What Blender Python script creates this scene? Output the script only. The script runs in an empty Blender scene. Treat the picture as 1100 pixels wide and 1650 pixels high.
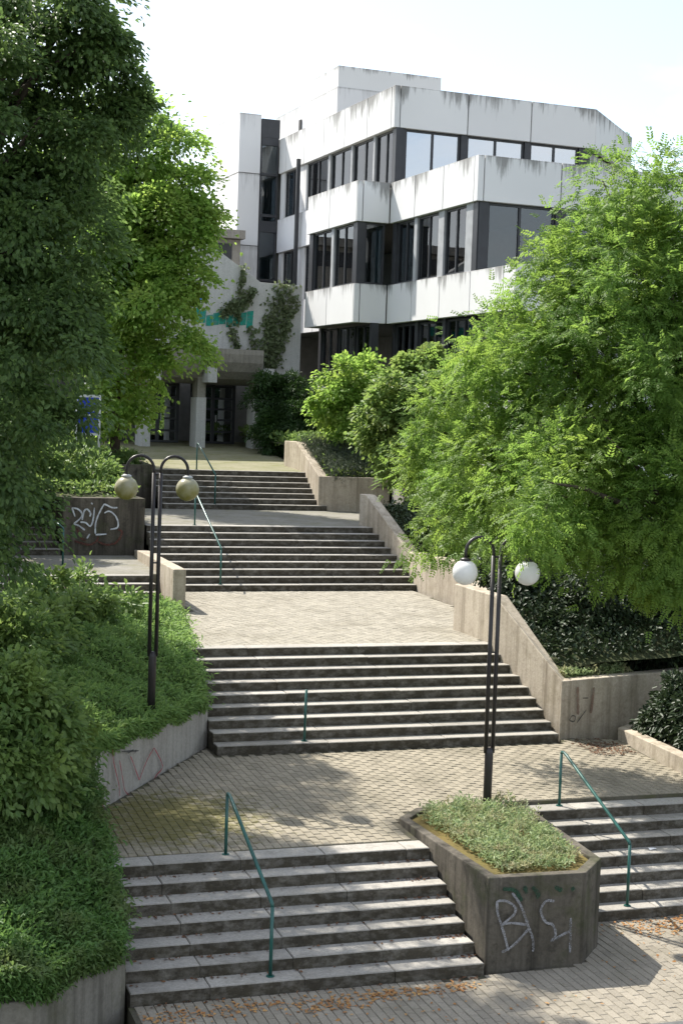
import bpy, bmesh, math, random
import numpy as np
from mathutils import Vector, Matrix

# ------------------------------------------------------------------ camera, sky, sun, exposure
scene = bpy.context.scene
col = scene.collection
random.seed(7)
rng = np.random.default_rng(11)

CAM_Z = 7.4433
PITCH, ROLL, YAW = math.radians(3.600), 0.0345, math.radians(18.62)
cd = bpy.data.cameras.new('camera')
cam = bpy.data.objects.new('camera', cd)
col.objects.link(cam)
fw = Vector((math.sin(YAW) * math.cos(PITCH), math.cos(YAW) * math.cos(PITCH), -math.sin(PITCH)))
rt = Vector((math.cos(YAW), -math.sin(YAW), 0))
up = rt.cross(fw)
r2 = rt * math.cos(ROLL) + up * math.sin(ROLL)
u2 = up * math.cos(ROLL) - rt * math.sin(ROLL)
m = Matrix((r2, u2, -fw)).transposed().to_4x4()
m.translation = Vector((0, 0, CAM_Z))
cam.matrix_world = m
cd.sensor_fit = 'VERTICAL'
cd.sensor_height = 36.0
cd.sensor_width = 24.0
cd.lens = 36.0 * 2456.5 / 1650.0
cd.clip_start = 0.1
cd.clip_end = 3000
scene.camera = cam

SUN_EL, SUN_AZ = math.radians(50), math.radians(-29)
world = bpy.data.worlds.new('World')
scene.world = world
world.use_nodes = True
wn = world.node_tree
wn.nodes.clear()
w_out = wn.nodes.new('ShaderNodeOutputWorld')
w_bg = wn.nodes.new('ShaderNodeBackground')
w_sky = wn.nodes.new('ShaderNodeTexSky')
w_sky.sky_type = 'NISHITA'
w_sky.sun_disc = False
w_sky.sun_elevation = SUN_EL
w_sky.sun_rotation = SUN_AZ
w_sky.air_density = 1.0
w_sky.dust_density = 1.3
w_sky.ozone_density = 1.0
w_tc = wn.nodes.new('ShaderNodeTexCoord')
w_map = wn.nodes.new('ShaderNodeMapping')
w_map.inputs['Scale'].default_value = (1.2, 1.2, 3.0)
w_map.inputs['Location'].default_value = (0.35, 0.1, 0.0)
w_no = wn.nodes.new('ShaderNodeTexNoise')
w_no.inputs['Scale'].default_value = 1.6
w_no.inputs['Detail'].default_value = 6
w_no.inputs['Roughness'].default_value = 0.55
w_rmp = wn.nodes.new('ShaderNodeMapRange')
w_rmp.inputs['From Min'].default_value = 0.42
w_rmp.inputs['From Max'].default_value = 0.62
w_rmp.inputs['To Min'].default_value = 0.12
w_rmp.inputs['To Max'].default_value = 0.92
w_mix = wn.nodes.new('ShaderNodeMix')
w_mix.data_type = 'RGBA'
w_mix.inputs['B'].default_value = (6.2, 6.3, 6.4, 1)
wn.links.new(w_tc.outputs['Generated'], w_map.inputs['Vector'])
wn.links.new(w_map.outputs['Vector'], w_no.inputs['Vector'])
wn.links.new(w_no.outputs['Fac'], w_rmp.inputs['Value'])
wn.links.new(w_rmp.outputs['Result'], w_mix.inputs['Factor'])
wn.links.new(w_sky.outputs['Color'], w_mix.inputs['A'])
wn.links.new(w_mix.outputs['Result'], w_bg.inputs['Color'])
w_bg.inputs['Strength'].default_value = 0.102
wn.links.new(w_bg.outputs['Background'], w_out.inputs['Surface'])

sd = bpy.data.lights.new('sun', 'SUN')
sd.energy = 3.5
sd.angle = math.radians(0.6)
sd.color = (1.0, 0.945, 0.86)
sun = bpy.data.objects.new('sun', sd)
col.objects.link(sun)
sdir = Vector((math.sin(SUN_AZ) * math.cos(SUN_EL), math.cos(SUN_AZ) * math.cos(SUN_EL), math.sin(SUN_EL)))
sun.rotation_euler = (-sdir).to_track_quat('-Z', 'Y').to_euler()
sun.location = sdir * 60

scene.view_settings.view_transform = 'Standard'
scene.view_settings.look = 'None'
scene.view_settings.gamma = 1.0
scene.view_settings.use_curve_mapping = False
scene.view_settings.exposure = 1.42
scene.render.engine = 'CYCLES'
scene.cycles.use_denoising = True
scene.cycles.max_bounces = 8
scene.cycles.transparent_max_bounces = 12

# ------------------------------------------------------------------ material helpers
class NT:
    def __init__(self, name):
        self.m = bpy.data.materials.new(name)
        self.m.use_nodes = True
        self.t = self.m.node_tree
        self.t.nodes.clear()
        self.out = self.t.nodes.new('ShaderNodeOutputMaterial')

    def n(self, typ, ins=None, **props):
        nd = self.t.nodes.new('ShaderNode' + typ)
        for k, v in props.items():
            setattr(nd, k, v)
        for k, v in (ins or {}).items():
            s = nd.inputs[k]
            if isinstance(v, bpy.types.NodeSocket):
                self.t.links.new(v, s)
            else:
                s.default_value = v
        return nd

    def mix(self, f, a, b, blend='MIX'):
        nd = self.t.nodes.new('ShaderNodeMix')
        nd.data_type = 'RGBA'
        nd.blend_type = blend
        for k, v in (('Factor', f), ('A', a), ('B', b)):
            s = nd.inputs[k]
            if isinstance(v, bpy.types.NodeSocket):
                self.t.links.new(v, s)
            elif k == 'Factor':
                s.default_value = v
            else:
                s.default_value = (v[0], v[1], v[2], 1)
        return nd.outputs['Result']

    def math(self, op, a, b=0.0, c=None):
        nd = self.t.nodes.new('ShaderNodeMath')
        nd.operation = op
        for i, v in enumerate((a, b) if c is None else (a, b, c)):
            if isinstance(v, bpy.types.NodeSocket):
                self.t.links.new(v, nd.inputs[i])
            else:
                nd.inputs[i].default_value = v
        return nd.outputs[0]

    def rng(self, v, f0, f1, t0, t1):
        return self.n('MapRange', {'Value': v, 'From Min': f0, 'From Max': f1, 'To Min': t0, 'To Max': t1}).outputs['Result']

    def noise(self, vec, scale, detail=4, rough=0.55):
        return self.n('TexNoise', {'Vector': vec, 'Scale': scale, 'Detail': detail, 'Roughness': rough}).outputs['Fac']

    def scaled(self, vec, s, loc=(0, 0, 0)):
        return self.n('Mapping', {'Vector': vec, 'Scale': s, 'Location': loc}).outputs['Vector']

    def pos(self):
        return self.n('NewGeometry').outputs['Position']

    def finish(self, color, rough=0.85, bump=None, bstr=0.4, bdist=0.01, spec=0.3, metallic=0.0):
        p = self.n('BsdfPrincipled')
        for k, v in (('Base Color', color), ('Roughness', rough)):
            if isinstance(v, bpy.types.NodeSocket):
                self.t.links.new(v, p.inputs[k])
            else:
                p.inputs[k].default_value = (*v, 1) if k == 'Base Color' else v
        p.inputs['Specular IOR Level'].default_value = spec
        p.inputs['Metallic'].default_value = metallic
        if bump is not None:
            b = self.n('Bump', {'Height': bump, 'Strength': bstr, 'Distance': bdist})
            self.t.links.new(b.outputs['Normal'], p.inputs['Normal'])
        self.t.links.new(p.outputs['BSDF'], self.out.inputs['Surface'])
        return self.m


def concrete(name, c1, c2, dark, streak=0.5, moss=0.0, mosscol=(0.10, 0.10, 0.03), blotch=0.4, rnd=0.0, bump=0.5, boards=0.0):
    N = NT(name)
    P = N.pos()
    big = N.noise(P, 0.7, 5)
    fine = N.noise(P, 22, 5, 0.7)
    mid = N.noise(P, 4.5, 6, 0.65)
    c = N.mix(N.rng(big, 0.3, 0.7, 0, 1), c1, c2)
    c = N.mix(1.0, c, N.n('CombineColor', {'Red': N.rng(fine, 0.25, 0.75, 0.72, 1.22), 'Green': N.rng(fine, 0.25, 0.75, 0.72, 1.22), 'Blue': N.rng(fine, 0.25, 0.75, 0.72, 1.22)}).outputs[0], 'MULTIPLY')
    st = N.noise(N.scaled(P, (5.0, 5.0, 0.28)), 1.0, 5, 0.65)
    c = N.mix(N.rng(st, 0.46, 0.72, 0, streak), c, dark)
    c = N.mix(N.rng(mid, 0.52, 0.7, 0, blotch), c, dark)
    if boards:
        w = N.noise(N.scaled(P, (9.0, 9.0, 0.02)), 1.0, 1, 0.3)
        c = N.mix(N.rng(w, 0.35, 0.65, 0, boards), c, [v * 1.35 for v in c1])
    if moss:
        mo = N.noise(P, 1.7, 7, 0.7)
        c = N.mix(N.rng(mo, 0.50, 0.66, 0, moss), c, mosscol)
    if rnd:
        oi = N.n('ObjectInfo').outputs['Random']
        ri = N.n('NewGeometry').outputs['Random Per Island']
        v = N.rng(N.math('FRACT', N.math('ADD', oi, ri)), 0, 1, 1 - rnd, 1 + rnd)
        c = N.mix(1.0, c, N.n('CombineColor', {'Red': v, 'Green': v, 'Blue': v}).outputs[0], 'MULTIPLY')
    h = N.math('ADD', fine, N.math('MULTIPLY', mid, 0.8))
    return N.finish(c, 0.9, h, bump, 0.008, 0.2)


def leaf_mat(name, c1, c2, c3, trans=0.4, rough=0.5, clump=1.2):
    N = NT(name)
    ri = N.n('NewGeometry').outputs['Random Per Island']
    cl = N.noise(N.pos(), clump, 3)
    c = N.mix(N.rng(ri, 0, 1, 0, 1), c1, c2)
    c = N.mix(N.rng(cl, 0.45, 0.68, 0, 0.75), c, c3)
    p = N.n('BsdfPrincipled', {'Base Color': c, 'Roughness': rough, 'Specular IOR Level': 0.28})
    hs = N.n('HueSaturation', {'Color': c, 'Hue': 0.487, 'Saturation': 1.0, 'Value': 1.75})
    t = N.n('BsdfTranslucent', {'Color': hs.outputs['Color']})
    mx = N.n('MixShader', {0: trans, 1: p.outputs['BSDF'], 2: t.outputs['BSDF']})
    N.t.links.new(mx.outputs[0], N.out.inputs['Surface'])
    return N.m


def plain(name, c, rough=0.6, spec=0.3, var=0.15, metallic=0.0, vscale=3.0):
    N = NT(name)
    v = N.rng(N.noise(N.pos(), vscale, 5), 0.3, 0.7, 1 - var, 1 + var)
    cc = N.mix(1.0, c, N.n('CombineColor', {'Red': v, 'Green': v, 'Blue': v}).outputs[0], 'MULTIPLY')
    return N.finish(cc, rough, N.noise(N.pos(), 60, 3), 0.08, 0.004, spec, metallic)


M = {}
def step_mat():
    N = NT('step_concrete')
    P = N.pos()
    fine = N.noise(P, 26, 5, 0.7)
    mid = N.noise(P, 3.5, 6, 0.65)
    big = N.noise(P, 0.6, 4)
    oi = N.n('ObjectInfo').outputs['Random']
    v = N.math('MULTIPLY', N.rng(fine, 0.25, 0.75, 0.72, 1.25), N.rng(oi, 0, 1, 0.86, 1.12))
    c = N.mix(N.rng(big, 0.3, 0.7, 0, 1), (0.359, 0.340, 0.304), (0.294, 0.276, 0.244))
    c = N.mix(N.rng(mid, 0.5, 0.72, 0, 0.45), c, (0.12, 0.11, 0.085))
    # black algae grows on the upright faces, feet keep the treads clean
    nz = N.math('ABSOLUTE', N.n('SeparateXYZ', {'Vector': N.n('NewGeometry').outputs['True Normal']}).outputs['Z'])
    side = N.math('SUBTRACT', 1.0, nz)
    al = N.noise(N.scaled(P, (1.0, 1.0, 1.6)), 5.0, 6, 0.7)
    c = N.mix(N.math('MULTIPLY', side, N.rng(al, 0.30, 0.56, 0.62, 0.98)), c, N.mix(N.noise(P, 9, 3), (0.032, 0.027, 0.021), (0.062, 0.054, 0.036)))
    c = N.mix(1.0, c, N.n('CombineColor', {'Red': v, 'Green': v, 'Blue': v}).outputs[0], 'MULTIPLY')
    return N.finish(c, 0.9, N.math('ADD', fine, mid), 0.5, 0.008, 0.2)


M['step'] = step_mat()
M['wall'] = concrete('wall_concrete', (0.46, 0.405, 0.325), (0.36, 0.31, 0.245), (0.15, 0.12, 0.085), 0.75, 0.2, (0.14, 0.12, 0.045), 0.45, boards=0.1)
M['wall_pale'] = concrete('wall_concrete_pale', (0.317, 0.304, 0.277), (0.273, 0.255, 0.229), (0.128, 0.112, 0.092), 0.45, 0.0, blotch=0.2, boards=0.3)
M['wall_mid'] = concrete('wall_concrete_stained', (0.200, 0.188, 0.160), (0.152, 0.140, 0.116), (0.056, 0.051, 0.040), 0.9, 0.3, (0.085, 0.09, 0.035), 0.4, boards=0.2)
M['wall_dark'] = concrete('wall_concrete_weathered', (0.135, 0.12, 0.097), (0.068, 0.06, 0.047), (0.012, 0.011, 0.008), 0.95, 0.5, (0.045, 0.055, 0.018), 0.75, boards=0.15)
M['joint'] = concrete('joint_sand', (0.104, 0.096, 0.072), (0.080, 0.072, 0.052), (0.040, 0.040, 0.028), 0.0, 0.6, (0.08, 0.085, 0.03))
M['soil'] = concrete('soil', (0.06, 0.045, 0.03), (0.04, 0.032, 0.022), (0.02, 0.016, 0.012), 0.0, 0.4, (0.06, 0.07, 0.02))
M['moss_edge'] = concrete('mossy_edge', (0.16, 0.12, 0.04), (0.10, 0.085, 0.03), (0.07, 0.045, 0.02), 0.0, 0.5, (0.14, 0.13, 0.02))
M['forecourt'] = concrete('mossy_paving', (0.25, 0.235, 0.16), (0.17, 0.17, 0.095), (0.09, 0.09, 0.045), 0.0, 0.8, (0.15, 0.155, 0.05))
M['upper_pave'] = concrete('upper_paving', (0.240, 0.228, 0.200), (0.184, 0.176, 0.144), (0.088, 0.084, 0.060), 0.0, 0.5, (0.14, 0.135, 0.06))
M['asphalt'] = concrete('asphalt', (0.14, 0.14, 0.135), (0.11, 0.11, 0.105), (0.06, 0.06, 0.06), 0.0)
M['earth'] = concrete('bank_earth', (0.07, 0.075, 0.035), (0.045, 0.055, 0.025), (0.025, 0.03, 0.012), 0.0, 0.6, (0.04, 0.07, 0.02))
M['canopy'] = concrete('canopy_concrete', (0.288, 0.272, 0.240), (0.240, 0.224, 0.200), (0.128, 0.112, 0.096), 0.4, boards=0.3)
M['entrance'] = concrete('entrance_wall', (0.480, 0.480, 0.464), (0.432, 0.432, 0.424), (0.288, 0.280, 0.264), 0.35, blotch=0.2, boards=0.15)


def paver_mat(name, tint, mosspatch):
    N = NT(name)
    P = N.pos()
    oi = N.n('ObjectInfo').outputs['Random']
    ri = N.n('NewGeometry').outputs['Random Per Island']
    f = N.math('FRACT', N.math('ADD', N.math('MULTIPLY', oi, 7.31), ri))
    c = N.mix(f, [v * 0.88 for v in tint], [v * 1.1 for v in tint])
    fine = N.noise(P, 40, 4, 0.7)
    v = N.rng(fine, 0.25, 0.75, 0.7, 1.25)
    c = N.mix(1.0, c, N.n('CombineColor', {'Red': v, 'Green': v, 'Blue': v}).outputs[0], 'MULTIPLY')
    dirt = N.noise(P, 0.9, 6, 0.6)
    c = N.mix(N.rng(dirt, 0.48, 0.72, 0, 0.55), c, (0.14, 0.125, 0.09))
    if mosspatch:
        # a moss colony growing over part of the paving
        d = N.n('VectorMath', {0: P, 1: mosspatch[0]}, operation='DISTANCE').outputs['Value']
        near = N.rng(d, mosspatch[1] * 0.1, mosspatch[1], 0.33, -0.10)
        mo = N.math('ADD', N.noise(P, 5.5, 8, 0.8), near)
        c = N.mix(N.rng(mo, 0.55, 0.72, 0, 0.85), c, N.mix(N.noise(P, 14, 3), (0.06, 0.062, 0.018), (0.15, 0.13, 0.03)))
    else:
        mo = N.noise(P, 2.2, 7, 0.75)
        c = N.mix(N.rng(mo, 0.60, 0.72, 0, 0.5), c, (0.12, 0.115, 0.045))
    return N.finish(c, 0.9, fine, 0.5, 0.006, 0.2)


M['paver_plaza'] = paver_mat('paver_grey', (0.255, 0.229, 0.184), None)
M['paver_low'] = paver_mat('paver_grey_mossy', (0.264, 0.235, 0.180), ((4.9, 22.6, 1.2), 2.6))
M['paver_mid'] = paver_mat('paver_beige', (0.286, 0.264, 0.216), None)


def panel_mat(name, base, drip):
    N = NT(name)
    P = N.pos()
    g = N.n('TexCoord').outputs['Generated']
    gz = N.n('SeparateXYZ', {'Vector': g}).outputs['Z']
    st = N.noise(N.scaled(P, (6.0, 6.0, 0.5)), 1.0, 7, 0.75)
    st2 = N.noise(N.scaled(P, (0.9, 0.9, 0.12)), 1.0, 4, 0.6)
    reach = N.math('ADD', N.rng(st, 0.38, 0.76, -0.02, 0.6), N.rng(st2, 0.38, 0.66, -0.3, 0.3))
    mask = N.rng(N.math('SUBTRACT', N.math('ADD', gz, reach), 1.0), -0.02, 0.28, 0, 1)
    big = N.noise(P, 0.35, 4)
    c = N.mix(N.rng(big, 0.3, 0.7, 0, 1), base, [v * 0.93 for v in base])
    oi = N.rng(N.n('ObjectInfo').outputs['Random'], 0, 1, 0.955, 1.03)
    c = N.mix(1.0, c, N.n('CombineColor', {'Red': oi, 'Green': oi, 'Blue': oi}).outputs[0], 'MULTIPLY')
    c = N.mix(N.math('MULTIPLY', mask, drip), c, (0.10, 0.095, 0.085))
    rim = N.rng(gz, 0.965, 1.0, 0, 0.6)
    c = N.mix(N.math('MULTIPLY', rim, N.rng(st, 0.3, 0.6, 0.2, 1)), c, (0.13, 0.12, 0.10))
    return N.finish(c, 0.75, N.noise(P, 30, 3), 0.1, 0.004, 0.3)


M['panel'] = panel_mat('white_panel', (0.70, 0.70, 0.695), 0.7)
M['panel_clean'] = panel_mat('white_panel_clean', (0.70, 0.70, 0.705), 0.25)
M['frame'] = plain('dark_window_frame', (0.035, 0.037, 0.042), 0.45, 0.4)
M['rubber'] = plain('panel_joint', (0.06, 0.06, 0.06), 0.8)
M['column'] = plain('light_column', (0.34, 0.35, 0.36), 0.6)
M['interior'] = plain('office_interior', (0.20, 0.20, 0.19), 0.8)
M['curtain'] = plain('curtain', (0.55, 0.56, 0.56), 0.8)
M['curtain_teal'] = plain('curtain_teal', (0.12, 0.36, 0.40), 0.8)
M['pole'] = plain('lamp_pole_paint', (0.028, 0.024, 0.024), 0.4, 0.4)
M['rail'] = plain('green_rail_paint', (0.016, 0.085, 0.07), 0.35, 0.5, 0.25)
M['bark'] = plain('bark', (0.06, 0.048, 0.036), 0.9, 0.2, 0.4, vscale=8)
M['blue'] = plain('blue_paint', (0.008, 0.03, 0.32), 0.4)
M['sky_blue'] = plain('bright_blue_paint', (0.0, 0.16, 0.75), 0.5)
M['grey_metal'] = plain('grey_metal', (0.42, 0.43, 0.42), 0.5, 0.4)
def spray(name, c, wear=0.5):
    N = NT(name)
    P = N.pos()
    v = N.rng(N.noise(P, 9, 4), 0.3, 0.7, 0.75, 1.2)
    cc = N.mix(1.0, c, N.n('CombineColor', {'Red': v, 'Green': v, 'Blue': v}).outputs[0], 'MULTIPLY')
    p = N.n('BsdfPrincipled', {'Base Color': cc, 'Roughness': 0.8, 'Specular IOR Level': 0.15})
    t = N.n('BsdfTransparent')
    worn = N.math('ADD', N.math('MULTIPLY', N.noise(P, 45, 5, 0.7), 0.6), N.math('MULTIPLY', N.noise(P, 5, 3), 0.4))
    mx = N.n('MixShader', {0: N.rng(worn, 0.42, 0.6, 0.0, wear), 1: p.outputs[0], 2: t.outputs[0]})
    N.t.links.new(mx.outputs[0], N.out.inputs['Surface'])
    return N.m


M['sp_white'] = spray('spray_white', (0.25, 0.25, 0.26), 0.9)
M['sp_silver'] = spray('spray_silver', (0.60, 0.64, 0.68))
M['sp_red'] = spray('spray_red', (0.30, 0.035, 0.05))
M['sp_pink'] = spray('spray_faded_red', (0.21, 0.14, 0.105))
M['sp_brown'] = spray('spray_brown', (0.11, 0.045, 0.035))
M['sp_black'] = spray('spray_black', (0.06, 0.06, 0.06))
M['sp_green'] = spray('spray_green', (0.025, 0.06, 0.038), 0.9)
M['sp_teal'] = spray('spray_teal', (0.02, 0.28, 0.22))
M['litter'] = plain('paper', (0.75, 0.75, 0.74), 0.7)


def globe_mat(name, dirty):
    N = NT(name)
    P = N.pos()
    gz = N.n('SeparateXYZ', {'Vector': N.n('TexCoord').outputs['Generated']}).outputs['Z']
    no = N.noise(P, 6, 5, 0.6)
    if dirty:
        mask = N.rng(N.math('ADD', N.math('SUBTRACT', 1.0, gz), N.rng(no, 0.3, 0.7, -0.35, 0.35)), 0.2, 0.9, 0.35, 1)
        c = N.mix(mask, (0.55, 0.53, 0.44), (0.30, 0.28, 0.09))
    else:
        c = N.mix(N.rng(no, 0.4, 0.7, 0, 0.25), (0.82, 0.82, 0.81), (0.68, 0.66, 0.60))
    p = N.n('BsdfPrincipled', {'Base Color': c, 'Roughness': 0.3, 'Specular IOR Level': 0.4, 'Subsurface Weight': 0.0})
    t = N.n('BsdfTranslucent', {'Color': c})
    mx = N.n('MixShader', {0: 0.3, 1: p.outputs[0], 2: t.outputs[0]})
    N.t.links.new(mx.outputs[0], N.out.inputs['Surface'])
    return N.m


M['globe'] = globe_mat('opal_globe', False)
M['globe_dirty'] = globe_mat('opal_globe_algae', True)


def glass_mat(name, tint, refl):
    N = NT(name)
    fr = N.n('Fresnel', {'IOR': 1.52}).outputs[0]
    f = N.math('ADD', fr, refl)
    t = N.n('BsdfTransparent', {'Color': (*tint, 1)})
    nz = N.n('Bump', {'Height': N.noise(N.pos(), 0.8, 2), 'Strength': 0.05, 'Distance': 0.05})
    g = N.n('BsdfGlossy', {'Color': (0.95, 0.97, 1, 1), 'Roughness': 0.015, 'Normal': nz.outputs['Normal']})
    mx = N.n('MixShader', {0: f, 1: t.outputs[0], 2: g.outputs[0]})
    N.t.links.new(mx.outputs[0], N.out.inputs['Surface'])
    return N.m


M['glass'] = glass_mat('window_glass', (0.45, 0.52, 0.54), 0.03)
M['glass_mirror'] = glass_mat('window_glass_coated', (0.30, 0.36, 0.40), 0.38)

# foliage: dark linden, light maple, locust, shrubs, ground covers
M['lf_dark'] = leaf_mat('linden_leaf', (0.056, 0.106, 0.030), (0.115, 0.185, 0.052), (0.036, 0.072, 0.022), 0.46, 0.42, 2.2)
M['lf_light'] = leaf_mat('maple_leaf_light', (0.135, 0.25, 0.045), (0.185, 0.295, 0.06), (0.21, 0.275, 0.06), 0.6, 0.5)
M['lf_locust'] = leaf_mat('locust_leaf', (0.098, 0.19, 0.036), (0.145, 0.24, 0.048), (0.165, 0.245, 0.042), 0.56, 0.5, 0.8)
M['lf_maple'] = leaf_mat('shrub_maple_leaf', (0.105, 0.185, 0.045), (0.155, 0.235, 0.06), (0.17, 0.215, 0.058), 0.48, 0.5)
M['lf_yew'] = leaf_mat('yew_leaf', (0.020, 0.048, 0.012), (0.032, 0.070, 0.016), (0.042, 0.095, 0.018), 0.2, 0.5)
M['lf_shrub'] = leaf_mat('shrub_leaf', (0.086, 0.155, 0.041), (0.138, 0.213, 0.060), (0.172, 0.241, 0.057), 0.40, 0.45)
M['lf_gloss'] = leaf_mat('glossy_leaf', (0.024, 0.044, 0.018), (0.045, 0.066, 0.030), (0.020, 0.038, 0.014), 0.12, 0.5)  # glossy leaf tone, also the shaded leaf colour for plants near the locust
M['lf_cover'] = leaf_mat('cover_leaf', (0.112, 0.206, 0.056), (0.175, 0.269, 0.077), (0.138, 0.244, 0.069), 0.40, 0.5, 0.9)
M['lf_coverdk'] = leaf_mat('cover_leaf_deep', (0.066, 0.143, 0.035), (0.105, 0.193, 0.050), (0.116, 0.127, 0.050), 0.38, 0.5, 1.1)
M['lf_juniper'] = leaf_mat('juniper_leaf', (0.055, 0.075, 0.048), (0.075, 0.095, 0.060), (0.045, 0.065, 0.035), 0.15, 0.6)
M['lf_sedum'] = leaf_mat('sedum_leaf', (0.175, 0.250, 0.106), (0.263, 0.325, 0.156), (0.300, 0.250, 0.150), 0.3, 0.5, 3.0)
M['lf_creeper'] = leaf_mat('creeper_leaf', (0.10, 0.14, 0.065), (0.14, 0.175, 0.085), (0.12, 0.14, 0.075), 0.3, 0.5)
M['lf_fallen'] = leaf_mat('fallen_leaf', (0.34, 0.15, 0.05), (0.42, 0.26, 0.10), (0.20, 0.085, 0.03), 0.1, 0.7, 4)
M['lf_litterdk'] = leaf_mat('fallen_leaf_brown', (0.11, 0.05, 0.025), (0.17, 0.085, 0.04), (0.07, 0.035, 0.02), 0.05, 0.8, 4)

# ------------------------------------------------------------------ object helpers
def obj(name, mesh, parent=None):
    o = bpy.data.objects.new(name, mesh)
    col.objects.link(o)
    if parent is not None:
        o.parent = parent
    return o


def root(name, loc=(0, 0, 0), rz=0.0):
    o = bpy.data.objects.new(name, None)
    o.empty_display_size = 0.2
    col.objects.link(o)
    o.location = loc
    o.rotation_euler = (0, 0, rz)
    return o


def tag(o, label, cat, group=None):
    o['label'] = label
    o['category'] = cat
    if group:
        o['group'] = group
    return o


def kind(o, k, label=None):
    o['kind'] = k
    if label:
        o['label'] = label
    return o


class MB:
    def __init__(self):
        self.v, self.f = [], []

    def add(self, vs, fs):
        b = len(self.v)
        self.v += [tuple(p) for p in vs]
        self.f += [tuple(i + b for i in q) for q in fs]
        return self

    def box(self, x0, x1, y0, y1, z0, z1):
        return self.add([(x0, y0, z0), (x1, y0, z0), (x1, y1, z0), (x0, y1, z0), (x0, y0, z1), (x1, y0, z1), (x1, y1, z1), (x0, y1, z1)],
                        [(0, 3, 2, 1), (4, 5, 6, 7), (0, 1, 5, 4), (1, 2, 6, 5), (2, 3, 7, 6), (3, 0, 4, 7)])

    def chamfer(self, x0, x1, y0, y1, z0, z1, c):
        vs = [(x0, y0, z0), (x1, y0, z0), (x1, y1, z0), (x0, y1, z0),
              (x0, y0, z1 - c), (x1, y0, z1 - c), (x1, y1, z1 - c), (x0, y1, z1 - c),
              (x0 + c, y0 + c, z1), (x1 - c, y0 + c, z1), (x1 - c, y1 - c, z1), (x0 + c, y1 - c, z1)]
        fs = [(0, 3, 2, 1), (8, 9, 10, 11)]
        for i in range(4):
            j = (i + 1) % 4
            fs += [(i, j, j + 4, i + 4), (i + 4, j + 4, j + 8, i + 8)]
        return self.add(vs, fs)

    def prism(self, poly, lo, hi):
        """poly: list of (x,y); lo/hi lists or numbers for bottom and top z"""
        n = len(poly)
        lo = lo if isinstance(lo, (list, tuple)) else [lo] * n
        hi = hi if isinstance(hi, (list, tuple)) else [hi] * n
        a = sum(poly[i][0] * poly[(i + 1) % n][1] - poly[(i + 1) % n][0] * poly[i][1] for i in range(n))
        idx = list(range(n)) if a > 0 else list(range(n))[::-1]
        vs = [(poly[i][0], poly[i][1], lo[i]) for i in idx] + [(poly[i][0], poly[i][1], hi[i]) for i in idx]
        fs = [tuple(range(n - 1, -1, -1)), tuple(range(n, 2 * n))]
        fs += [(i, (i + 1) % n, (i + 1) % n + n, i + n) for i in range(n)]
        return self.add(vs, fs)

    def tube(self, pts, rad, seg=8, cap=True):
        pts = [Vector(p) for p in pts]
        rad = rad if isinstance(rad, (list, tuple)) else [rad] * len(pts)
        b = len(self.v)
        prev = None
        for i, p in enumerate(pts):
            t = (pts[min(i + 1, len(pts) - 1)] - pts[max(i - 1, 0)]).normalized()
            if prev is None:
                a = Vector((0, 0, 1)) if abs(t.z) < 0.9 else Vector((1, 0, 0))
                n = t.cross(a).normalized()
            else:
                n = (prev - t * prev.dot(t)).normalized()
            prev = n
            q = t.cross(n)
            for k in range(seg):
                an = 2 * math.pi * k / seg
                self.v.append(tuple(p + (n * math.cos(an) + q * math.sin(an)) * rad[i]))
        for i in range(len(pts) - 1):
            for k in range(seg):
                k2 = (k + 1) % seg
                self.f.append((b + i * seg + k, b + i * seg + k2, b + (i + 1) * seg + k2, b + (i + 1) * seg + k))
        if cap:
            self.f.append(tuple(b + k for k in range(seg - 1, -1, -1)))
            e = b + (len(pts) - 1) * seg
            self.f.append(tuple(e + k for k in range(seg)))
        return self

    def mesh(self, name, mat, smooth=False):
        me = bpy.data.meshes.new(name)
        me.from_pydata(self.v, [], self.f)
        me.materials.append(M[mat])
        if smooth:
            me.polygons.foreach_set('use_smooth', [True] * len(me.polygons))
        me.update()
        return me

    def build(self, name, mat, parent=None, smooth=False, bevel=0.0):
        o = obj(name, self.mesh(name, mat, smooth), parent)
        if bevel:
            md = o.modifiers.new('bevel', 'BEVEL')
            md.width = bevel
            md.segments = 2
            md.limit_method = 'ANGLE'
            md.angle_limit = math.radians(40)
        return o


def np_mesh(name, V, tris, mat):
    me = bpy.data.meshes.new(name)
    V = np.ascontiguousarray(V, dtype=np.float32).reshape(-1, 3)
    T = np.ascontiguousarray(tris, dtype=np.int32).reshape(-1, 3)
    me.vertices.add(len(V))
    me.vertices.foreach_set('co', V.ravel())
    me.loops.add(T.size)
    me.loops.foreach_set('vertex_index', T.ravel())
    me.polygons.add(len(T))
    me.polygons.foreach_set('loop_start', np.arange(0, T.size, 3, dtype=np.int32))
    me.polygons.foreach_set('loop_total', np.full(len(T), 3, dtype=np.int32))
    me.materials.append(M[mat])
    me.update(calc_edges=True)
    return me


def nrm(a):
    return a / np.maximum(np.linalg.norm(a, axis=-1, keepdims=True), 1e-9)


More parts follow.
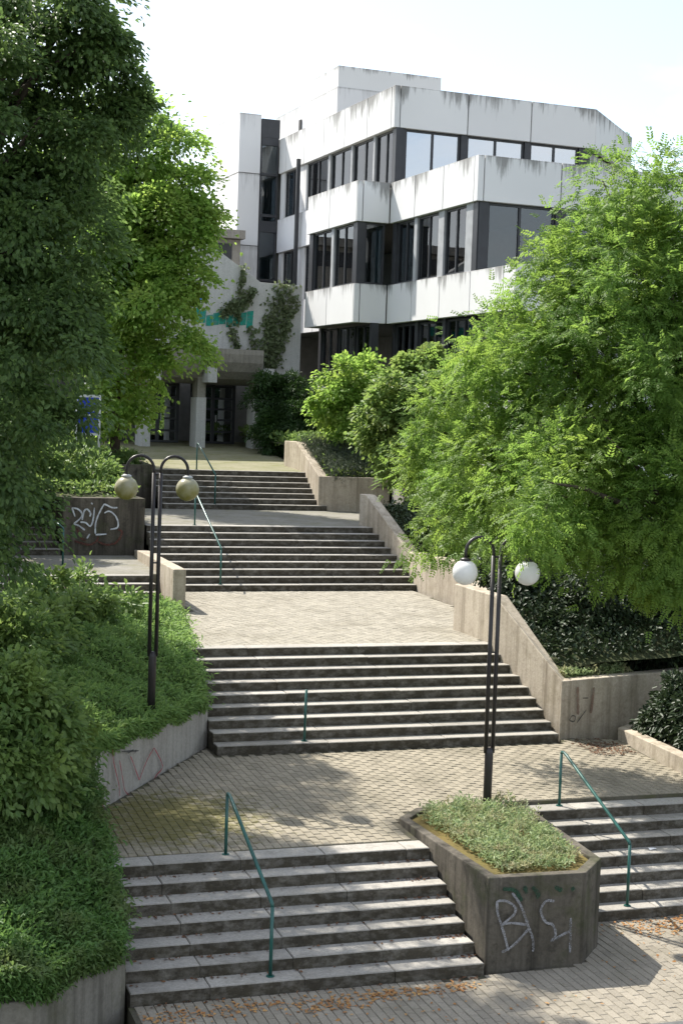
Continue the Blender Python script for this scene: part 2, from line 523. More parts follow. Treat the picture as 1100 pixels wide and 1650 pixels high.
def leaf_arrays(P, D, Nn, L, W, fold=0.25, droop=0.15):
    """folded, pointed leaves: base, left, right, tip and a mid-rib point; 4 triangles each"""
    D = nrm(D)
    S = nrm(np.cross(D, Nn))
    U = np.cross(S, D)
    L = L[:, None]
    W = W[:, None]
    n = len(P)
    tip = P + D * L - U * L * droop
    q = []
    for t, w, dr in ((0.26, 0.42, 0.0), (0.66, 0.40, 0.35)):
        for sg in (1, -1):
            q.append(P + D * L * t + S * W * w * sg + U * (W * fold * w * 2 - L * droop * dr))
    V = np.stack([P, q[0], q[2], tip, q[3], q[1]], 1).reshape(-1, 3)
    k = (np.arange(n) * 6)[:, None]
    T = np.concatenate([k + np.array([0, 2, 1]), k + np.array([0, 3, 2]), k + np.array([0, 4, 3]), k + np.array([0, 5, 4])], 1).reshape(-1, 3)
    return V, T


def pinnate_arrays(P, D, Nn, L, pairs=5, lw=0.5, ll=0.34):
    """compound leaves: pairs of small leaflets along a drooping rachis"""
    D = nrm(D)
    S = nrm(np.cross(D, Nn))
    U = np.cross(S, D)
    Vs = []
    n = len(P)
    for i in range(pairs):
        t = (i + 0.6) / pairs
        c = P + D * (L * t)[:, None] - U * (L * 0.22 * t * t)[:, None]
        for s in (-1, 1):
            ld = nrm(D * 0.5 + S * s + rng.normal(0, 0.15, (n, 3)))
            le = (L * ll * (1.15 - 0.45 * t))[:, None]
            wd = nrm(np.cross(ld, U)) * le * lw * 0.5
            drop = -U * le * 0.25
            Vs.append(np.stack([c, c + ld * le * 0.5 + wd, c + ld * le + drop, c + ld * le * 0.5 - wd], 1))
    V = np.concatenate(Vs, 1).reshape(-1, 3)
    q = np.arange(len(V) // 4)[:, None] * 4
    T = np.concatenate([q + np.array([0, 1, 2]), q + np.array([0, 2, 3])], 1).reshape(-1, 3)
    return V, T


def rand_dir(n):
    return nrm(rng.normal(0, 1, (n, 3)))


def crown_points(lobes, dens, rc, shell=0.55, squash=0.62):
    """spray centres through the lobes, most of them near the surface; returns centres and outward directions"""
    C, O = [], []
    for (x, y, z, r) in lobes:
        k = max(4, int(dens * r * r))
        d = rand_dir(k)
        rad = r * (shell + (1 - shell) * rng.random(k) ** 0.5) * (0.82 + 0.22 * rng.random(k) + 0.28 * (rng.random(k) > 0.85))
        C.append(np.array([x, y, z]) + d * rad[:, None] * np.array([1, 1, 0.95]))
        O.append(d)
    return np.concatenate(C), np.concatenate(O)


def clump_leaves(C, O, per, rc, size, sq=0.6, up_w=0.9, out_w=0.7, droop_w=0.35):
    n = len(C)
    P = np.repeat(C, per, 0)
    out = np.repeat(O, per, 0)
    # each spray is a tilted, flattened cushion with its leaves towards the outside
    dd = rand_dir(n * per)
    rad = rng.random(n * per) ** 0.55 * (0.8 + 0.5 * rng.random(n * per))
    off = dd * (rad * rc * 1.55)[:, None]
    tilt = np.repeat(nrm(np.array([0, 0, 1.0]) + O * 0.55 + rng.normal(0, 0.3, O.shape)), per, 0)
    off = off - tilt * ((off * tilt).sum(1) * (1 - sq))[:, None]
    sc = np.repeat(0.6 + 0.85 * rng.random(n), per)[:, None]
    P = P + off * sc - np.array([0, 0, 1.0]) * (((off * sc)[:, :2] ** 2).sum(1) / max(rc, .05) * droop_w * 0.45)[:, None]
    D = nrm(off) * 0.9 + out * out_w + np.array([0, 0, -droop_w]) + rng.normal(0, 0.4, P.shape)
    Nn = tilt * up_w + out * 0.25 + rng.normal(0, 0.36, P.shape)
    L = size * (0.7 + 0.6 * rng.random(len(P)))
    return P, D, Nn, L


def branches(base, top, ends, r0, name_pts=None, seg=6):
    """trunk from base to top, then limbs that curve from the trunk to the ends"""
    mb = MB()
    b, t = Vector(base), Vector(top)
    n = 6
    trunk = []
    for i in range(n + 1):
        f = i / n
        p = b.lerp(t, f) + Vector((math.sin(f * 5 + b.x) * 0.08, math.cos(f * 4 + b.y) * 0.08, 0)) * min(1, f * 3)
        trunk.append(p)
    mb.tube(trunk, [r0 * (1.25 if i == 0 else 1.0 - 0.6 * i / n) for i in range(n + 1)], 9)
    limbs = MB()
    for e in ends:
        e = Vector(e)
        f = 0.35 + 0.6 * random.random()
        s = b.lerp(t, f)
        if e.z < s.z:
            s = b.lerp(t, max(0.25, f - 0.3))
        mid = s.lerp(e, 0.5) + Vector((random.uniform(-.2, .2), random.uniform(-.2, .2), 0.18 * (e - s).length))
        pts = []
        for i in range(6):
            u = i / 5
            pts.append(s * (1 - u) ** 2 + mid * 2 * u * (1 - u) + e * u * u)
        rr = r0 * (0.28 + 0.2 * random.random())
        limbs.tube(pts, [rr * (1 - 0.85 * i / 5) for i in range(6)], seg)
    return mb, limbs


def tree(name, label, cat, base, top, lobes, leafmat, dens, per, rc, size, style='leaf', aspect=0.75, r0=0.2, nb=26, group=None, sq=0.6, shell=0.55, **kw):
    rt_ = root(name, base)
    C, O = crown_points(lobes, dens, rc, shell)
    P, D, Nn, L = clump_leaves(C, O, per, rc, size, sq, **kw)
    # sparse inner foliage that closes the crown
    Ci, Oi = crown_points(lobes, dens * 0.6, rc, 0.25)
    ctr = np.concatenate([np.repeat(np.array([[l[0], l[1], l[2]]]), max(4, int(dens * 0.6 * l[3] ** 2)), 0) for l in lobes])
    Ci = ctr + (Ci - ctr) * 0.72
    a, b, c_, d_ = clump_leaves(Ci, Oi, max(6, per // 3), rc * 1.5, size, 0.8, **kw)
    P, D, Nn, L = np.concatenate([P, a]), np.concatenate([D, b]), np.concatenate([Nn, c_]), np.concatenate([L, d_])
    if style == 'leaf':
        V, T = leaf_arrays(P, D, Nn, L, L * aspect)
    elif style == 'pinnate':
        V, T = pinnate_arrays(P, D, Nn, L)
    V = V - np.array(base)
    cr = obj('crown', np_mesh('crown', V, T, leafmat), rt_)
    pick = [tuple(C[i] * 0.9 + 0.1 * np.array(top)) for i in rng.choice(len(C), min(nb, len(C)), replace=False)]
    tr, li = branches(base, top, pick, r0)
    off = np.array(base)
    for mb, nm in ((tr, 'trunk'), (li, 'branches')):
        mb.v = [tuple(np.array(v) - off) for v in mb.v]
        mb.build(nm, 'bark', rt_, True)
    tag(rt_, label, cat, group)
    return rt_


# ------------------------------------------------------------------ setting: ground and banks
def lerp_tab(tab, x):
    return float(np.interp(x, [a for a, b in tab], [b for a, b in tab]))


def grid_sheet(name, xs, ys, zf, mat):
    V = [(x, y, zf(x, y)) for y in ys for x in xs]
    nx = len(xs)
    F = [(j * nx + i, j * nx + i + 1, (j + 1) * nx + i + 1, (j + 1) * nx + i) for j in range(len(ys) - 1) for i in range(nx - 1)]
    mb = MB()
    mb.v, mb.f = V, F
    return mb.build(name, mat, smooth=True)


def zground(x, y):
    return lerp_tab([(-1e4, -0.09), (17.5, -0.09), (19.0, -1.2), (50, 3.2), (62, 4.9), (75, 5.8), (1e4, 5.8)], y)


kind(grid_sheet('ground', [-1500, -300, -80, -20, 0, 20, 80, 300, 1500], [-1500, -200, -40, 0, 17.5, 19, 30, 40, 50, 62, 75, 120, 300, 1500], zground, 'earth'), 'structure')

STEP_H, STEP_D = 0.165, 0.3465


def fhash(x, y):
    return 0.5 + 0.5 * math.sin(x * 1.7 + 1.3 * math.sin(y * 0.9)) * math.cos(y * 1.3 + 0.7 * math.sin(x * 1.1))


LB_X = [(17.4, 2.2), (18.55, 3.38), (18.6, 3.42), (22.9, 3.62), (26.95, 6.45), (27.2, 6.5), (29.0, 6.62), (34.4, 7.45), (34.9, 7.45)]
LB_Z = [(16.0, 0.5), (17.5, 0.55), (18.6, 0.62), (21, 1.3), (22.9, 1.95), (25, 2.05), (26.95, 2.0), (28.9, 2.62), (34.5, 2.8)]


def left_bank_z(x, y):
    xb = lerp_tab(LB_X, y)
    d = max(0.0, xb - x)
    base = lerp_tab(LB_Z, y)
    slope = lerp_tab([(16, 0.22), (22, 0.30), (27, 0.22), (34, 0.10)], y)
    return base + min(1.1, slope * d) + 0.12 * fhash(x * 2, y * 2) * min(1, d * 2)


def bank(name, xb, side, y0, y1, ny, width, zf, nx=24):
    mb = MB()
    ys = [y0 + (y1 - y0) * j / ny for j in range(ny + 1)]
    us = [(i / nx) ** 1.6 for i in range(nx + 1)]
    for y in ys:
        e = lerp_tab(xb, y)
        for u in us:
            x = e + side * u * width
            mb.v.append((x, y, zf(x, y)))
    n1 = nx + 1
    for j in range(ny):
        for i in range(nx):
            q = (j * n1 + i, j * n1 + i + 1, (j + 1) * n1 + i + 1, (j + 1) * n1 + i)
            mb.f.append(q if side > 0 else q[::-1])
    return mb.build(name, 'earth', smooth=True)


kind(bank('left_bank', LB_X, -1, 17.45, 34.9, 60, 45, left_bank_z, 30), 'structure')

RB_X = [(26.5, 13.9), (28.9, 13.45), (32.3, 14.6), (35.1, 15.2), (39, 15.4), (41.5, 15.05), (41.8, 17.45), (46.8, 17.45), (47.0, 15.5), (51, 15.6), (52, 16.0), (62, 16.2), (62.5, 17.5), (75, 17.5)]
RB_Z = [(26.6, 2.32), (28.9, 3.45), (38.7, 3.5), (41.5, 4.9), (47, 5.2), (51, 6.2), (62, 6.5), (80, 6.6)]


def right_bank_z(x, y):
    d = max(0.0, x - lerp_tab(RB_X, y))
    return lerp_tab(RB_Z, y) + min(0.5, 0.09 * d) + 0.1 * fhash(x, y) * min(1, d)


kind(bank('right_bank', RB_X, 1, 27.05, 75, 70, 50, right_bank_z, 26), 'structure')

UB_X = [(41.0, 8.0), (48.9, 8.6), (49.3, 9.9), (61, 9.2), (75, 9.2)]


def upper_bank_z(x, y):
    d = max(0.0, lerp_tab(UB_X, y) - x)
    return lerp_tab([(41, 4.85), (48.9, 5.4), (62, 5.95), (75, 6.0)], y) + min(0.3, 0.05 * d) + 0.08 * fhash(x, y)


kind(bank('upper_left_bank', UB_X, -1, 41.2, 75, 40, 45, upper_bank_z, 20), 'structure')

# planting bed right of the lower landing, behind its kerb
kind(MB().prism([(14.88, 21.0), (30, 21.0), (30, 27.6), (15.8, 27.1), (14.95, 26.3), (14.78, 23.4)], -0.5, 1.42).build('planting_bed', 'soil'), 'structure')

# ------------------------------------------------------------------ paving
def in_poly(x, y, poly):
    c = False
    n = len(poly)
    for i in range(n):
        x0, y0 = poly[i]
        x1, y1 = poly[(i + 1) % n]
        if (y0 > y) != (y1 > y) and x < (x1 - x0) * (y - y0) / (y1 - y0) + x0:
            c = not c
    return c


def paving(name, poly, base_lo, zf, mat, basemat, holes=(), pw=0.125, pl=0.25, keep=300, seen=None, joint=0.009, view=(0, 0)):
    """sand bed + separate paver blocks laid in a running bond"""
    n = len(poly)
    bed = kind(MB().prism(poly, base_lo, [zf(x, y) - 0.012 for x, y in poly]).build(name, basemat), 'structure')
    me = MB().chamfer(-pw / 2 + joint / 2, pw / 2 - joint / 2, -pl / 2 + joint / 2, pl / 2 - joint / 2, -0.04, 0.0, 0.006).mesh('paver', mat)
    # shared blocks keep the bed side open to stay light
    xs = [p[0] for p in poly]
    ys = [p[1] for p in poly]
    cells, halves = [], []
    i0, i1 = int(min(xs) / pw) - 1, int(max(xs) / pw) + 2
    j0, j1 = int(min(ys) / pl) - 1, int(max(ys) / pl) + 2
    for i in range(i0, i1):
        for j in range(j0, j1):
            x = i * pw
            y = j * pl + (pl / 2 if i % 2 else 0)
            ok = all(in_poly(x + a * pw * 0.42, y + b * pl * 0.42, poly) for a in (-1, 1) for b in (-1, 1))
            if ok and not any(in_poly(x, y, h) for h in holes):
                cells.append((x, y))
            elif not ok:
                for hy in (-pl / 4, pl / 4):
                    if all(in_poly(x + a * pw * 0.40, y + hy + b * pl * 0.2, poly) for a in (-1, 1) for b in (-1, 1)) and not any(in_poly(x, y + hy, h) for h in holes):
                        halves.append((x, y + hy))
    vis = [c for c in cells if seen is None or in_poly(c[0], c[1], seen)]
    vis.sort(key=lambda c: c[0] ** 2 + c[1] ** 2)
    near = set(vis[:keep])
    mb = MB()
    src = me
    sv = [v.co.copy() for v in me.vertices]
    sf = [tuple(p.vertices) for p in me.polygons][1:]
    for (x, y) in cells:
        z = zf(x, y) + random.uniform(-0.003, 0.003)
        rx, ry = random.gauss(0, 0.008), random.gauss(0, 0.014)
        if (x, y) in near:
            o = obj('paver', me, bed)
            o.location = (x, y, z)
            o.rotation_euler = (rx, ry, random.gauss(0, 0.01))
        else:
            mb.add([(v.x + x, v.y + y, v.z + z + rx * v.y - ry * v.x) for v in sv], sf)
    for (x, y) in halves:
        z = zf(x, y) + random.uniform(-0.003, 0.003)
        mb.add([(v.x + x, v.y * (pl / 2 - joint) / (pl - joint) + y, v.z + z) for v in sv], sf)
    o = mb.build('paver_field', mat, bed)
    kind(o, 'stuff')
    return bed


PLANTER = [(8.52, 18.52), (9.95, 18.46), (10.5, 19.05), (10.72, 21.95), (10.2, 22.35), (8.9, 22.2), (8.42, 21.7)]
plaza_poly = [(3.62, 10.0), (14.8, 10.0), (14.8, 20.0), (10.45, 20.0), (10.0, 18.5), (8.5, 18.36), (3.62, 18.38)]
# pavers on the part of the plaza that lies in view, bed beyond
paving('lower_plaza', plaza_poly, -0.6, lambda x, y: 0.0, 'paver_plaza', 'joint', holes=[PLANTER],
       seen=[(3.6, 16.3), (11.5, 16.0), (14.8, 20), (14.8, 20.5), (3.6, 20.5)])
kind(MB().prism([(-40, -6), (60, -6), (60, 16.05), (3.62, 16.35), (3.62, 15.3), (-40, 15.3)], -0.7, 0.012).build('road', 'asphalt'), 'structure')


def za(x, y):
    return 1.155 + (1.325 - 1.155) * min(1, max(0, (y - 20.46) / 5.65))


land_a = [(3.66, 20.86), (8.42, 20.86), (8.42, 21.75), (8.9, 22.25), (10.2, 22.4), (10.7, 22.48), (14.72, 22.48), (14.6, 23.5), (14.7, 26.2), (13.6, 26.5), (13.4, 26.11), (6.65, 26.11), (6.6, 26.85), (3.85, 22.9)]
paving('lower_landing', land_a, -0.4, za, 'paver_low', 'joint', holes=[PLANTER],
       seen=[(3.6, 20), (14, 20), (14.8, 27), (6, 27)])
land_b = [(6.72, 29.26), (13.1, 29.26), (14.25, 32.0), (14.85, 35.1), (15.0, 38.17), (8.2, 38.17), (7.95, 34.3), (7.5, 34.2)]
paving('middle_landing', land_b, 1.0, lambda x, y: 2.81, 'paver_mid', 'joint')
kind(MB().prism([(8.3, 41.3), (17.2, 41.3), (17.2, 47.0), (8.3, 47.0)], 2.5, [4.285, 4.285, 4.352, 4.352]).build('upper_landing', 'upper_pave'), 'structure')
kind(MB().prism([(9.6, 49.39), (15.35, 49.39), (17.5, 64.5), (8.5, 64.5)], 3.5, [5.508, 5.508, 6.15, 6.15]).build('entrance_forecourt', 'forecourt'), 'structure')
kind(MB().prism([(-4.0, 36.3), (7.75, 36.3), (8.0, 40.95), (-4.0, 40.95)], 1.5, 3.465).build('side_landing', 'upper_pave'), 'structure')
kind(MB().prism([(0.5, 34.3), (7.5, 34.3), (7.55, 34.97), (0.5, 34.97)], 1.5, 2.80).build('side_landing_foot', 'upper_pave'), 'structure')


# ------------------------------------------------------------------ stairs: each flight a thing, each block a part
def flight(label, x0, x1, ytop, ztop, n, xr=None, seglen=1.25, off=0.0, depth=0.40, group=None, low=1.3):
    r_ = root('stair_flight', ((x0 + x1) / 2, ytop, ztop - n * STEP_H))
    ox, oy, oz = r_.location
    tag(r_, label, 'stairs', group)
    for k in range(n):
        y = ytop - k * STEP_D
        z = ztop - k * STEP_H
        xa, xb = x0, x1
        cuts = [xa]
        c = xa + ((off + 0.09 * k) % 1.0) * seglen * 0.5 + seglen * 0.55
        while c < xb - 0.35:
            cuts.append(c)
            c += seglen
        cuts.append(xb)
        for a, b in zip(cuts[:-1], cuts[1:]):
            j = random.uniform(-0.004, 0.004)
            jy = random.uniform(-0.008, 0.008)
            mb = MB().chamfer(a + 0.003 - ox, b - 0.003 - ox, y + jy - oy, y + depth - oy, z - STEP_H - 0.03 + j - oz, z + j - oz, 0.012)
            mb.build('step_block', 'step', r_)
    # rough core under the blocks
    poly = [(ytop + depth - 0.02, ztop - STEP_H - 0.01), (ytop + 0.03, ztop - STEP_H - 0.01)]
    mb = MB()
    for k in range(n):
        y = ytop - k * STEP_D
        z = ztop - (k + 1) * STEP_H - 0.012
        mb.box(x0 + 0.01 - ox, x1 - 0.01 - ox, y + 0.05 - oy, ytop + depth - 0.01 - oy, z - low - oz + 0.001 * k, z - 0.02 - oz)
    mb.build('core', 'joint', r_)
    return r_


flight('wide seven-step concrete flight between hedge and planter at the plaza', 3.64, 8.44, 20.46, 1.155, 7)
flight('seven-step concrete flight on the kerb side of the planter', 10.74, 14.72, 22.08, 1.15, 7, off=0.4)
flight('nine-step concrete flight from lower landing up to beige middle landing', 6.62, 13.36, 28.88, 2.81, 9, seglen=2.3)
flight('nine-step mossy concrete flight beside the white-graffiti wall', 8.22, 15.08, 40.95, 4.29, 9, seglen=2.3, off=.3)
flight('topmost seven-step flight leading to the entrance forecourt', 9.95, 15.32, 49.04, 5.51, 7, seglen=2.7, off=.6)
flight('short four-step side flight behind leafy bank by low wall', 1.0, 7.42, 35.98, 3.465, 4, seglen=2.0)
flight('dark side steps left of the white-graffiti wall', 1.5, 5.9, 42.6, 4.455, 6, seglen=2.2)

# ------------------------------------------------------------------ concrete walls
def wall_run(name, mat, pts, thick, tops, bases, label, cat='wall', bevel=0.018, parent=None, side=1):
    """wall along a polyline; offset to one side by its thickness; top and base heights per point"""
    n = len(pts)
    nor = []
    for i in range(n):
        a = Vector(pts[max(i - 1, 0)])
        b = Vector(pts[min(i + 1, n - 1)])
        d = (b - a).normalized()
        if 0 < i < n - 1:
            d1 = (Vector(pts[i]) - a).normalized()
            d2 = (b - Vector(pts[i])).normalized()
            nn = (Vector((d1.y, -d1.x)) + Vector((d2.y, -d2.x))).normalized()
            k = 1 / max(0.4, nn.dot(Vector((d1.y, -d1.x))))
        else:
            nn = Vector((d.y, -d.x))
            k = 1
        nor.append(nn * k)
    ox, oy = pts[0]
    oz = min(bases)
    mb = MB()
    for i in range(n):
        q = Vector(pts[i]) + nor[i] * thick * side
        x, y = pts[i]
        mb.v += [(x - ox, y - oy, bases[i] - oz), (q.x - ox, q.y - oy, bases[i] - oz), (q.x - ox, q.y - oy, tops[i] - oz), (x - ox, y - oy, tops[i] - oz)]
    for i in range(n - 1):
        b0, b1 = 4 * i, 4 * (i + 1)
        for k in range(4):
            k2 = (k + 1) % 4
            f = (b0 + k, b1 + k, b1 + k2, b0 + k2)
            mb.f.append(f if side > 0 else f[::-1])
    e = 4 * (n - 1)
    mb.f.append((0, 1, 2, 3) if side > 0 else (3, 2, 1, 0))
    mb.f.append((e + 3, e + 2, e + 1, e) if side > 0 else (e, e + 1, e + 2, e + 3))
    if parent is not None:
        o = mb.build(name, mat, parent, bevel=bevel)
        return o
    r_ = root(name, (ox, oy, oz))
    mb.build('wall_body', mat, r_, bevel=bevel)
    tag(r_, label, cat)
    return r_


def ribbon(strokes, width, push, nvec, parent, mat, name='graffiti'):
    """spray-paint strokes as thin flat bands lying on the wall"""
    off = Vector(parent.location)
    nv = Vector(nvec).normalized()
    mb = MB()
    lift = 0
    for s in strokes:
        pts = [Vector(p) for p in s]
        # round the polyline
        fine = []
        for i in range(len(pts) - 1):
            p0 = pts[max(i - 1, 0)]
            p1, p2 = pts[i], pts[i + 1]
            p3 = pts[min(i + 2, len(pts) - 1)]
            for k in range(5):
                t = k / 5
                fine.append(0.5 * ((2 * p1) + (p2 - p0) * t + (2 * p0 - 5 * p1 + 4 * p2 - p3) * t * t + (3 * p1 - p0 - 3 * p2 + p3) * t ** 3))
        fine.append(pts[-1])
        b = len(mb.v)
        lift += 0.0012
        for i, p in enumerate(fine):
            t = (fine[min(i + 1, len(fine) - 1)] - fine[max(i - 1, 0)]).normalized()
            sd_ = t.cross(nv)
            w = width * (0.8 + 0.35 * random.random()) * (0.6 if i in (0, len(fine) - 1) else 1)
            for sgn in (-1, 1):
                mb.v.append(tuple(p + nv * (push + lift) + sd_ * sgn * w * 0.5 - off))
        for i in range(len(fine) - 1):
            q = b + 2 * i
            mb.f.append((q, q + 1, q + 3, q + 2))
    return mb.build(name, mat, parent)


TAG_PLANTER = [
  [(8.63,18.5,0.97),(8.65,18.5,0.8),(8.71,18.5,0.63),(8.77,18.5,0.47),(8.83,18.5,0.26)],
  [(8.63,18.5,0.97),(8.77,18.5,0.96),(8.9,18.5,0.87),(8.9,18.5,0.78),(8.82,18.5,0.71),(8.71,18.5,0.63)],
  [(8.71,18.5,0.64),(8.87,18.5,0.65),(9.09,18.5,0.61)],
  [(8.73,18.5,0.26),(8.84,18.5,0.3),(8.97,18.5,0.4),(9.09,18.5,0.52),(9.12,18.5,0.57)],
  [(8.85,18.5,1.07),(8.97,18.5,0.91),(9.06,18.5,0.72),(9.12,18.5,0.57),(9.19,18.5,0.4),(9.2,18.5,0.23)],
  [(9.49,18.5,0.91),(9.36,18.5,0.92),(9.29,18.5,0.79),(9.37,18.5,0.63),(9.48,18.5,0.58),(9.53,18.5,0.44),(9.46,18.5,0.35)],
  [(9.46,18.5,0.35),(9.63,18.5,0.43),(9.74,18.5,0.47)],
  [(9.75,18.5,0.66),(9.76,18.5,0.17)]]
TAG_GREEN = [
  [(8.71,18.5,1.13),(8.89,18.5,1.1),(9,18.5,0.94)],
  [(9.15,18.5,1.13),(9.25,18.5,1.02),(9.21,18.5,0.98)],
  [(9.03,18.5,1.15),(9.07,18.5,1.04)],
  [(9.75,18.5,1.09),(9.85,18.5,0.92)],
  [(9.49,18.5,1.11),(9.6,18.5,1.05)]]
TAG_WHITE = [
  [(6.17,40.9,4.75),(6.26,40.9,4.51)],
  [(6.17,40.9,4.75),(6.34,40.9,4.71),(6.44,40.9,4.59),(6.4,40.9,4.47),(6.23,40.9,4.32)],
  [(6.23,40.9,4.32),(6.38,40.9,4.26),(6.53,40.9,4.15)],
  [(6.45,40.9,4.42),(6.49,40.9,4.64),(6.57,40.9,4.72),(6.67,40.9,4.61),(6.65,40.9,4.52)],
  [(6.4,40.9,4.37),(6.55,40.9,4.35),(6.67,40.9,4.26),(6.74,40.9,4.42),(6.77,40.9,4.76)],
  [(6.59,40.9,3.93),(6.66,40.9,4.05)],
  [(6.68,40.9,4.89),(6.72,40.9,4.85)],
  [(6.81,40.9,4.06),(6.81,40.9,4.32),(6.87,40.9,4.54),(7,40.9,4.81),(7.06,40.9,4.85),(7.24,40.9,4.77),(7.39,40.9,4.77)],
  [(7.04,40.9,4.62),(7.17,40.9,4.67),(7.32,40.9,4.57),(7.41,40.9,4.4),(7.4,40.9,4.23),(7.21,40.9,4.18)],
  [(6.82,40.9,4.03),(7.11,40.9,4.05)]]
TAG_BROWN = [
  [(6.25,40.9,3.86),(6.49,40.9,3.79),(6.68,40.9,3.76),(6.85,40.9,3.86),(6.89,40.9,3.98)],
  [(6.9,40.9,3.84),(7.12,40.9,3.76),(7.31,40.9,3.79)],
  [(7.43,40.9,4.18),(7.53,40.9,4.11),(7.46,40.9,3.91),(7.32,40.9,3.77)],
  [(6.31,40.9,4.2),(6.43,40.9,3.96),(6.56,40.9,3.86)]]
TAG_RED = [
  [(4.63,24.04,1.86),(4.71,24.15,1.69),(4.84,24.34,1.39)],
  [(4.84,24.34,1.39),(5,24.56,1.65),(5.17,24.81,1.81)],
  [(5.17,24.81,1.81),(5.39,25.13,1.42),(5.22,24.89,1.3),(5.18,24.83,1.16)],
  [(4.23,23.47,2.13),(4.26,23.5,1.9),(4.38,23.67,1.5),(4.41,23.72,1.3)],
  [(4.38,23.67,1.89),(4.45,23.77,1.6),(4.51,23.86,1.36),(4.6,23.99,1.25)],
  [(3.94,23.05,1.66),(4.0,23.14,1.45),(4.07,23.24,1.25)],
  [(3.92,23.02,1.64),(3.89,22.97,1.5),(3.9,22.99,1.31)]]
TAG_BLACK = [
  [(4.43,23.75,2.01),(4.81,24.29,1.89)],
  [(4.57,23.96,1.93),(4.69,24.12,1.95)],
  [(4.72,24.16,1.88),(4.75,24.2,1.93)]]
TAG_ENDRED = [
  [(13.88,26.47,2.33),(13.9,26.475,2.05),(13.92,26.48,1.78)],
  [(14.3,26.59,2.29),(14.27,26.58,2.0),(14.24,26.57,1.78)]]
TAG_ENDBLACK = [
  [(13.7,26.42,1.69),(13.76,26.43,1.77),(13.85,26.46,1.74),(13.81,26.45,1.65),(13.7,26.42,1.69)],
  [(13.89,26.47,1.62),(14.12,26.54,1.86)],
  [(14.01,26.5,2.1),(14.15,26.54,2.09)]]

# planter between the two lower flights
pl = root('concrete_planter', (9.4, 20.3, 0))
px_, py_ = 9.4, 20.3
cx = sum(p[0] for p in PLANTER) / len(PLANTER)
cy = sum(p[1] for p in PLANTER) / len(PLANTER)


def inset(poly, d):
    n = len(poly)
    out = []
    for i in range(n):
        p, a, b = Vector(poly[i]), Vector(poly[i - 1]), Vector(poly[(i + 1) % n])
        d1, d2 = (p - a).normalized(), (b - p).normalized()
        n1, n2 = Vector((-d1.y, d1.x)), Vector((-d2.y, d2.x))
        nn = (n1 + n2).normalized()
        out.append(tuple(p + nn * d / max(0.4, nn.dot(n1))))
    return out


ring_in = inset(PLANTER, 0.15)
mb = MB()
nP = len(PLANTER)
for (poly, z) in ((PLANTER, -0.3), (PLANTER, 1.28), (ring_in, 1.28), (ring_in, 0.9)):
    mb.v += [(x - px_, y - py_, z) for x, y in poly]
for l in range(3):
    for i in range(nP):
        j = (i + 1) % nP
        mb.f.append((l * nP + i, l * nP + j, (l + 1) * nP + j, (l + 1) * nP + i))
mb.build('planter_wall', 'wall_dark', pl, bevel=0.015)
MB().prism([(x - px_, y - py_) for x, y in inset(PLANTER, 0.155)], 0.95, 1.235).build('soil', 'moss_edge', pl)
ribbon(TAG_PLANTER, 0.036, 0.03, (-0.04, -1, 0), pl, 'sp_white')
ribbon(TAG_GREEN, 0.06, 0.028, (-0.04, -1, 0), pl, 'sp_green')
tag(pl, 'raised concrete planter with grey spray tag standing between the two lower flights', 'planter')

# lower left retaining wall (front face, corner, return along the flight)
wall_run('retaining_wall', 'wall_mid', [(-8, 17.2), (2.36, 17.3), (3.6, 18.5), (3.6, 20.9)], 0.26, [0.62, 0.62, 0.62, 1.6], [-0.5] * 4,
         'low retaining wall under the trimmed dark hedge at the plaza', side=-1)
rw = wall_run('retaining_wall', 'wall_pale', [(3.62, 22.6), (3.86, 22.94), (6.62, 26.9), (6.62, 29.0)], 0.25, [2.22, 2.18, 2.02, 2.1], [0.3, 0.3, 0.4, 1.2],
              'pale diagonal retaining wall sprayed with red lines beside lower landing', side=-1)
WN = (0.82, -0.57, 0)
ribbon(TAG_RED, 0.024, 0.035, WN, rw, 'sp_red')
ribbon(TAG_BLACK, 0.025, 0.035, WN, rw, 'sp_black')

# right stringer of the second flight with its end wall
sw = wall_run('stair_wall', 'wall', [(13.14, 31.0), (13.14, 28.85), (13.52, 26.38), (15.9, 27.03), (22, 28.8)], 0.30, [3.83, 3.82, 2.46, 2.46, 2.46], [1.0, 1.0, 0.6, 0.6, 0.6],
              'sloping concrete stair wall with low end wall above the lower landing', side=-1)
EN = (0.28, -0.96, 0)
ribbon(TAG_ENDRED, 0.065, 0.03, EN, sw, 'sp_pink')
ribbon(TAG_ENDBLACK, 0.022, 0.035, EN, sw, 'sp_black')
wall_run('parapet_wall', 'wall', [(14.93, 35.05), (14.22, 31.9), (13.45, 29.9)], 0.28, [3.62, 3.55, 3.6], [1.6] * 3,
         'low parapet wall along the edge of the middle landing', side=-1)
wall_run('stair_wall', 'wall', [(14.66, 41.9), (14.68, 41.45), (15.1, 38.95), (14.99, 35.0)], 0.32, [5.2, 5.2, 3.78, 3.9], [2.5, 2.5, 1.6, 1.6],
         'stepped sloping stair wall above the middle landing beside ivy shrubs', side=-1)
wall_run('stair_wall', 'wall', [(15.3, 52.0), (15.3, 50.6), (15.06, 47.1), (17.3, 46.5)], 0.34, [6.5, 6.5, 5.47, 5.47], [4, 4, 3.6, 3.6],
         'sloping wall of the topmost flight with end wall under grey juniper', side=-1)
wall_run('retaining_wall', 'wall_pale', [(17.3, 46.3), (17.3, 44.6), (22.5, 43.2)], 0.3, [5.35, 5.35, 5.35], [3.6] * 3,
         'sunlit retaining wall beside the upper landing under maple shrub', side=-1)
gw = wall_run('graffiti_wall', 'wall_dark', [(5.95, 46.5), (5.95, 40.92), (8.16, 40.92), (8.16, 47.0)], 0.35, [5.02] * 4, [2.6] * 4,
              'weathered concrete wall covered in white lettering graffiti', side=-1)
